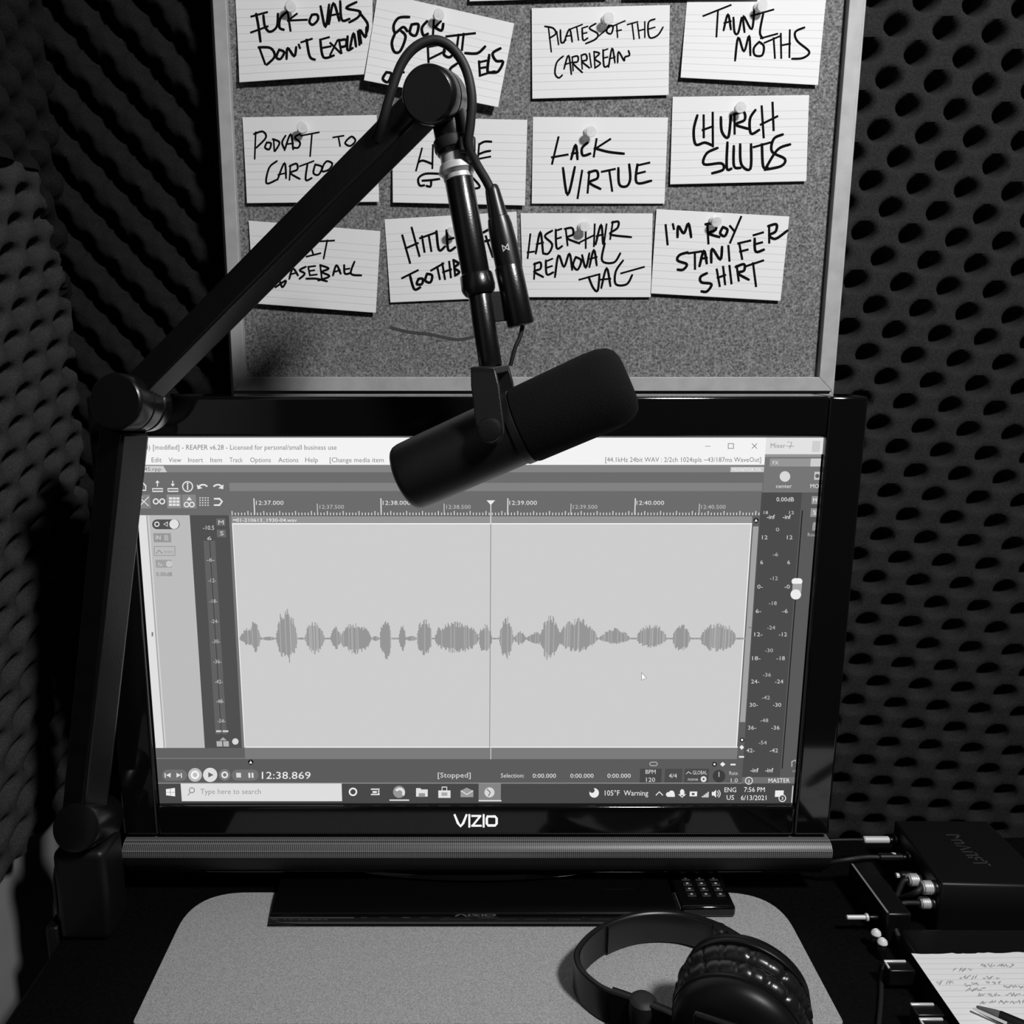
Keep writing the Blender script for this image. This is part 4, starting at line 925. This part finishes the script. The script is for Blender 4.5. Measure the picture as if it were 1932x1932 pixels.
# ------------------------------------------------------------------ headphones
hp = thing('headphones', 'black over-ear headphones lying on the grey desk mat', 'headphones', (.17, .56, .003))
ZM = .0034
path = smooth([V((.222,.612,.022)),V((.207,.632,.020)),V((.180,.648,.018)),V((.145,.648,.0175)),V((.112,.632,.0175)),V((.090,.607,.0175)),V((.087,.586,.0175)),V((.099,.566,.0175)),V((.120,.551,.018))], 10)
def strip(path, hh, th, off, name, m, taper=None):
    mb = MB(); n = len(path); vs = []
    for i, p in enumerate(path):
        d = (path[min(i+1,n-1)]-path[max(i-1,0)]); d.z = 0; d.normalize(); nn = V((-d.y, d.x, 0))
        h2 = hh/2
        for a, b2 in ((-.5,-1),(-.3,-1.08),(.3,-1.08),(.5,-1),(.5,1),(.3,1.08),(-.3,1.08),(-.5,1)):
            vs.append(p + nn*(off + a*th) + V((0,0,b2*h2/1.08)))
    fs = [(i*8+k, (i+1)*8+k, (i+1)*8+(k+1) % 8, i*8+(k+1) % 8) for i in range(n-1) for k in range(8)]
    fs += [tuple(range(8)), tuple(reversed(range((n-1)*8, n*8)))]
    mb.add(vs, fs); return mb.build(name, m, hp)
strip(path, .028, .0050, 0, 'headband', M_plastic)
strip(path[6:40], .0255, .0022, .0033, 'headband_pad', M_leather)
# cups: two shells with pads pressed together, standing on their rims
ang = math.radians(25); nv = V((-math.sin(ang), -math.cos(ang), 0)); jc = V((.193, .524, .0455))
up = (0,0,1)
crease = lambda k, t, r: r*(1 - (.030*max(0, math.sin(t*14+1.1*math.sin(3*t)+.12*k))**8 + .016*max(0, math.sin(t*23+.9*math.sin(5*t)-.15*k))**6) * (1 if 2 <= k <= 5 else 0))
for sgn in (1, -1):
    dv_ = nv*sgn
    MB().lathe(jc + dv_*.0004, dv_, [(0,.030),(.0008,.0365),(.003,.0405),(.007,.0425),(.011,.0418),(.0145,.0385),(.0155,.034)], 220, 1.10, 1.0, up=up, rip=crease).build('ear_pad', M_leather, hp)
    MB().lathe(jc + dv_*.0162, dv_, [(0,.036),(.0006,.0405),(.0016,.0412),(.004,.0412),(.0048,.0398),(.0058,.0398),(.0064,.0406),(.0105,.0402),(.0150,.0370),(.019,.0310),(.0215,.0215),(.0220,.018)], 72, 1.08, 1.0, up=up).build('ear_cup', M_cup, hp)
# yokes: from band ends to the outside of each cup
far = jc - nv*.0405; near = jc + nv*.0405
MB().tube([V((.222,.612,.024)), V((.228,.600,.032)), V((.224,.580,.042)), far + V((.004,.004,.006))], .0055, 12).build('yoke', M_plastic, hp)
strip(smooth([V((.108,.559,.0180)), V((.128,.547,.0195)), V((.146,.532,.023)), V((.160,.514,.029)), V((.170,.497,.035)), V((.178,.4855,.041))], 8), .030, .0075, 0, 'yoke', M_plastic)
pl = MB(); pc_ = near + nv*.0012; tx = V((nv.y, -nv.x, 0)); tx = tx if tx.x > 0 else -tx
pl.hexa([pc_ + tx*a + nv*b2 + V((0,0,z)) for z in (-.022, .025) for a, b2 in ((-.026, 0), (-.026, .005), (.034, .005), (.034, 0))])
pl.build('yoke_plate', M_plastic, hp, bevel=.002, seg=3)
MB().lathe((.1290,.5475,.008), (0,0,1), [(0,.0085),(.020,.0105),(.0250,.0100),(.0275,.0075),(.028,.004)], 40).build('hinge_knob', M_rubber, hp)
MB().lathe((.2085,.628,.020), (0,0,1), [(0,.006),(.012,.0062),(.0135,.005)], 32).build('hinge_knob', M_plastic, hp)

# ------------------------------------------------------------------ audio interface and the boxes on the right
ai = thing('audio_interface', 'black audio interface box with plugs in its left side, right of the television', 'audio interface', (.45, .71, 0))
zt = .0514
b0 = atz(1776, 1667, zt); b1 = atz(1687, 1547, zt); b2 = atz(1863, 1548, zt); b3 = V((.500, b0.y-.004, zt))
low = lambda p: V((p.x, p.y, .0006))
MB().hexa([low(b0), low(b3), low(b2), low(b1), b0, b3, b2, b1]).build('case', M_black, ai, bevel=.0025, seg=3)
dl = (b1-b0).normalized(); nl = V((-dl.y, dl.x, 0)); nl = nl if nl.x < 0 else -nl
fdir = dl
def side_pt(s, z, out=0.0): return V((b0.x, b0.y, z)) + dl*((b1-b0).length*s) + nl*out
for s, z, r in ((.08,.042,.0062),(.09,.026,.0062),(.33,.032,.0062),(.44,.029,.0050),(.60,.037,.0055),(.90,.036,.0055)):
    MB().cyl(side_pt(s, z, -.002), side_pt(s, z, .003), r, 32).build('jack_socket', M_plastic, ai)
# worn marks of the printed name on the lid, running front to back
c0 = b0.lerp(b2, .52)
nm = [[(0,0),(0,6)],[(0,6),(3,3)],[(5,0),(5,4),(8,4),(8,0)],[(10,0),(12,5),(14,0)],[(16,0),(16,5)],[(16,5),(19,5),(19,0)],[(21,0),(21,5),(24,5)],[(21,2.5),(23,2.5)],[(26,0),(26,6)],[(24.5,6),(28,6)]]
stroke_mesh(nm, lambda a_, b3_: V((c0.x + (b3_-3)*.0020, c0.y + .022 - a_*.0017, zt+.0003)), 1.1, sub=1).build('lid_print', M_dimlabel, ai, smooth_=False)

def plug(name, label, tip, out, r, ln, m, ribs=0, group='plugs in the audio boxes'):
    t = thing(name, label, 'plug', tuple(tip), group)
    d_ = V(out).normalized()
    prof = [(0, r*.8), (r*.2, r)]
    if ribs:
        for k in range(ribs):
            a_ = ln*(.08+.84*k/ribs); st_ = ln*.84/ribs
            prof += [(a_, r*.90), (a_+st_*.3, r), (a_+st_*.8, r)]
    prof += [(ln-r*.3, r), (ln, r*.75)]
    MB().lathe(tip, d_, prof, 28).build('barrel', m, t)
    return t, V(tip)+d_*ln
def plug_cable(t, pts, r=.0021):
    MB().tube(pts, r, 10).build('cable', M_rubber, t)
G = 'audio plugs at the right of the desk'
o = nl
LX = V((-1, 0, 0))
t, e_ = plug('jack_plug', 'long bright silver jack plug at the back of the audio interface', side_pt(.90,.036,.0075), LX, .0034, .0245, M_silver, 0, G)
MB().cyl(side_pt(.90,.036,.0032), side_pt(.90,.036,.0074), .0028, 24).build('tip', M_plastic, t)
plug_cable(t, [e_, e_+LX*.015, e_+LX*.04+V((0,.004,-.004)), e_+LX*.065+V((0,.02,-.022))], .0014)
t, e_ = plug('jack_plug', 'black jack plug with a small silver ring, second from the back of the audio interface', side_pt(.60,.037,.0070), LX, .0036, .022, M_plastic, 0, G)
MB().cyl(side_pt(.60,.037,.0032), side_pt(.60,.037,.0070), .0024, 24).build('tip', M_plastic, t)
MB().cyl(side_pt(.60,.037,.0120), side_pt(.60,.037,.0170), .0038, 24).build('ring', M_silver, t)
plug_cable(t, [e_, e_+LX*.012, e_+LX*.035+V((0,-.002,-.002)), e_+LX*.060+V((0,.015,-.02))])
t, e_ = plug('jack_plug', 'short black plug with a silver tip between the ribbed plugs and the ringed one', side_pt(.44,.029,.0035), LX, .0040, .012, M_plastic, 0, G)
MB().cyl(e_+LX*.0002, e_+LX*.0035, .0024, 20).build('tip', M_silver, t)
t, e_ = plug('jack_plug', 'ribbed silver jack plug partly behind another, under the edge of the interface lid', side_pt(.33,.032,.0035), LX, .0058, .0095, M_chrome, 4, G)
plug_cable(t, [e_, e_+LX*.004+V((0,0,-.002)), e_+LX*.010+V((0,-.003,-.014))], .0024)
t, e_ = plug('jack_plug', 'ribbed silver jack plug at the front top corner of the audio interface', side_pt(.08,.042,.0032), LX, .0058, .0095, M_chrome, 4, G)
plug_cable(t, [e_, e_+LX*.006+V((0,-.002,-.004)), e_+LX*.012+V((0,.012,-.020))], .0024)
t, e_ = plug('jack_plug', 'ribbed silver plug low at the front of the interface, its cable curling left and down', side_pt(.09,.026,.0032), LX, .0052, .0090, M_chrome, 4, G)
plug_cable(t, [e_, e_+LX*.014+V((0,-.001,.0005)), e_+LX*.024+V((0,-.004,-.003)), e_+LX*.030+V((.001,-.020,-.012)), e_+LX*.030+V((.004,-.045,-.0225))], .0022)

# low black box beside it
hb0 = thing('headphone_amplifier', 'low black box with a painted edge highlight between the television and the audio interface', 'audio box', (.37, .69, 0))
MB().box((.3575, .648, .0006), (.378, .724, .030)).build('case', M_plastic, hb0, bevel=.0016, seg=2)
MB().box((.3572, .650, .0298), (.3590, .722, .0304)).build('edge_highlight', mat('grey_edge_highlight', .20, .5), hb0)  # grey strip paints the highlight along the top left edge
t, e_ = plug('jack_plug', 'thin silver plug pointing left, in front of the low black box', V((.3445, .660, .018)), LX, .0020, .0160, M_silver, 0, G)
MB().cyl((.3446,.660,.018), (.3470,.660,.018), .0034, 20).build('collar', M_silver, t)
MB().cyl((.3471,.660,.018), (.3572,.660,.018), .0020, 20).build('grip', M_plastic, t)

# mixer under the note sheet
mx = thing('audio_mixer', 'long black mixer at the lower right with plugs along its left side', 'mixer', (.43, .55, 0))
zx = .024
ml0 = atz(1806, 1932, zx); mk0 = atz(1700, 1752, zx)
MB().hexa([(ml0.x-.003, .46, .0006), (.62, .46, .0006), (.62, mk0.y, .0006), (mk0.x-.003, mk0.y, .0006),
           (ml0.x, .46, zx), (.62, .46, zx), (.62, mk0.y, zx), (mk0.x, mk0.y, zx)]).build('case', M_plastic, mx, bevel=.0025, seg=3)
for k, (u, v) in enumerate(((1668,1812),(1718,1893),(1734,1921))):
    p = atz(u, v, .020)
    t = thing('right_angle_plug', ['farthest', 'middle', 'nearest'][k] + ' black right angle plug with a chrome edge beside the note sheet', 'plug', (p.x, p.y, .012), 'right angle plugs along the mixer')
    MB().box((p.x, p.y-.011, .006), (p.x+.020, p.y, .0195)).build('housing', M_plastic, t, bevel=.001)
    MB().box((p.x-.0004, p.y-.0018, .0190), (p.x+.017, p.y+.0002, .0206)).build('chrome_edge', M_silver, t, bevel=.0004)
    if k != 1: MB().box((p.x-.0006, p.y-.008, .0185), (p.x+.001, p.y-.0019, .0204)).build('chrome_edge', M_silver, t, bevel=.0004)
for k, (u, v) in enumerate(((1653,1759),(1665,1776))):
    p = atz(u, v, .016)
    t = thing('ball_end_plug', ['rear', 'front'][k] + ' small plug with a round bright tip beside the mixer', 'plug', tuple(p), 'round tipped plugs beside the mixer')
    MB().lathe(p + V((0,0,-.0042)), (0,0,1), [(0,.0012),(.0012,.0034),(.003,.0042),(.0052,.0036),(.0068,.0018)], 24).build('tip', M_white, t)
    MB().cyl((p.x, p.y, .0006), (p.x, p.y, p.z-.0042), .0040, 24).build('sleeve', M_plastic, t)
pc = atz(1664, 1826, .003)
cbz = MB().tube([atz(1672, 1815, .006), atz(1664, 1840, .0024), atz(1662, 1885, .0024), atz(1658, 1932, .0024), atz(1650, 2010, .0024)], .0018, 10).build('audio_cable', M_rubber)
tag(cbz, 'thin black cable running forward on the desk beside the mixer', 'cable')

# note sheet on the mixer
zs = zx + .0006
sTL, sTR = atz(1720, 1800, zs), atz(1960, 1801, zs)
sBLx = atz(1810, 1932, zs).x
NX, NY = 40, 24; y0_, y1_ = sTL.y, .455; x1_ = sTL.x + .165
vs = []; uv = []
for e in (.00025, 0):
    for j in range(NY+1):
        for i in range(NX+1):
            s, t_ = i/NX, j/NY
            x = sTL.x + (x1_-sTL.x)*s + (sBLx-sTL.x)*t_*(y0_-y1_)/(y0_-atz(1810,1932,zs).y)
            y = y0_ + (y1_-y0_)*t_ + (random.uniform(-.0009, .0009) if j == 0 and e else 0)
            vs.append(V((x, y, zs + e + .0012*math.sin(2.2*s+1.5*t_)**2))); uv.append((s, 1-t_))
n = (NX+1)*(NY+1); fs = []
for j in range(NY):
    for i in range(NX):
        q = j*(NX+1)+i; fs += [(q, q+NX+1, q+NX+2, q+1), (n+q, n+q+1, n+q+NX+2, n+q+NX+1)]
sh = MB().add(vs, fs).build('note_sheet', M_sheet, uv=uv)
tag(sh, 'torn ruled sheet with faint handwriting at the lower right corner', 'paper')
def scr(u0, u1, v, hgt):
    out = []; u = u0
    while u < u1:
        n_ = random.choice((3, 4, 4)); pts = []
        for q in range(n_): pts.append((u + q*2.2 + random.uniform(-1, 1), v + random.uniform(-hgt, hgt)))
        out.append(pts); u += random.choice((6, 7, 7, 11))
    return out
sl = []
for a, b4, v in ((1800,1838,1829),(1852,1918,1821),(1768,1800,1853),(1812,1845,1843),(1856,1882,1844),(1822,1852,1856),(1862,1890,1853),(1894,1930,1862),(1824,1860,1866),(1846,1890,1876),(1898,1932,1876),(1850,1900,1890),(1906,1932,1890)):
    sl += scr(a, b4, v, 3.6)
stroke_mesh(sl, lambda u, v: atz(u, v, zs+.0019), .8, sub=3).build('handwriting', M_pencil, sh, smooth_=False)
# pen
pa, pbn = atz(1842, 1899, zs+.0045), atz(1985, 1958, zs+.0055)
pen = thing('pen', 'black and silver pen lying on the note sheet', 'pen', tuple(pa))
pd = (pbn-pa).normalized()
MB().lathe(pa, pd, [(0,.0006),(.001,.0012),(.012,.0034),(.0145,.0037)], 24).build('tip_cone', M_pen, pen)
MB().lathe(pa+pd*.0146, pd, [(0,.0037),(.001,.0040),(.11,.0040),(.112,.003)], 24).build('barrel', M_black, pen)
sdv = V((0,0,1)).cross(pd).normalized(); sdv = sdv if sdv.y < 0 else -sdv
MB().beam(pa + pd*-.001 + sdv*.0042 + V((0,0,.0005)), pa + pd*.02 + sdv*.0052 + V((0,0,.0005)), .0018, .0012, face=(0,0,1)).build('clip', M_silver, pen)
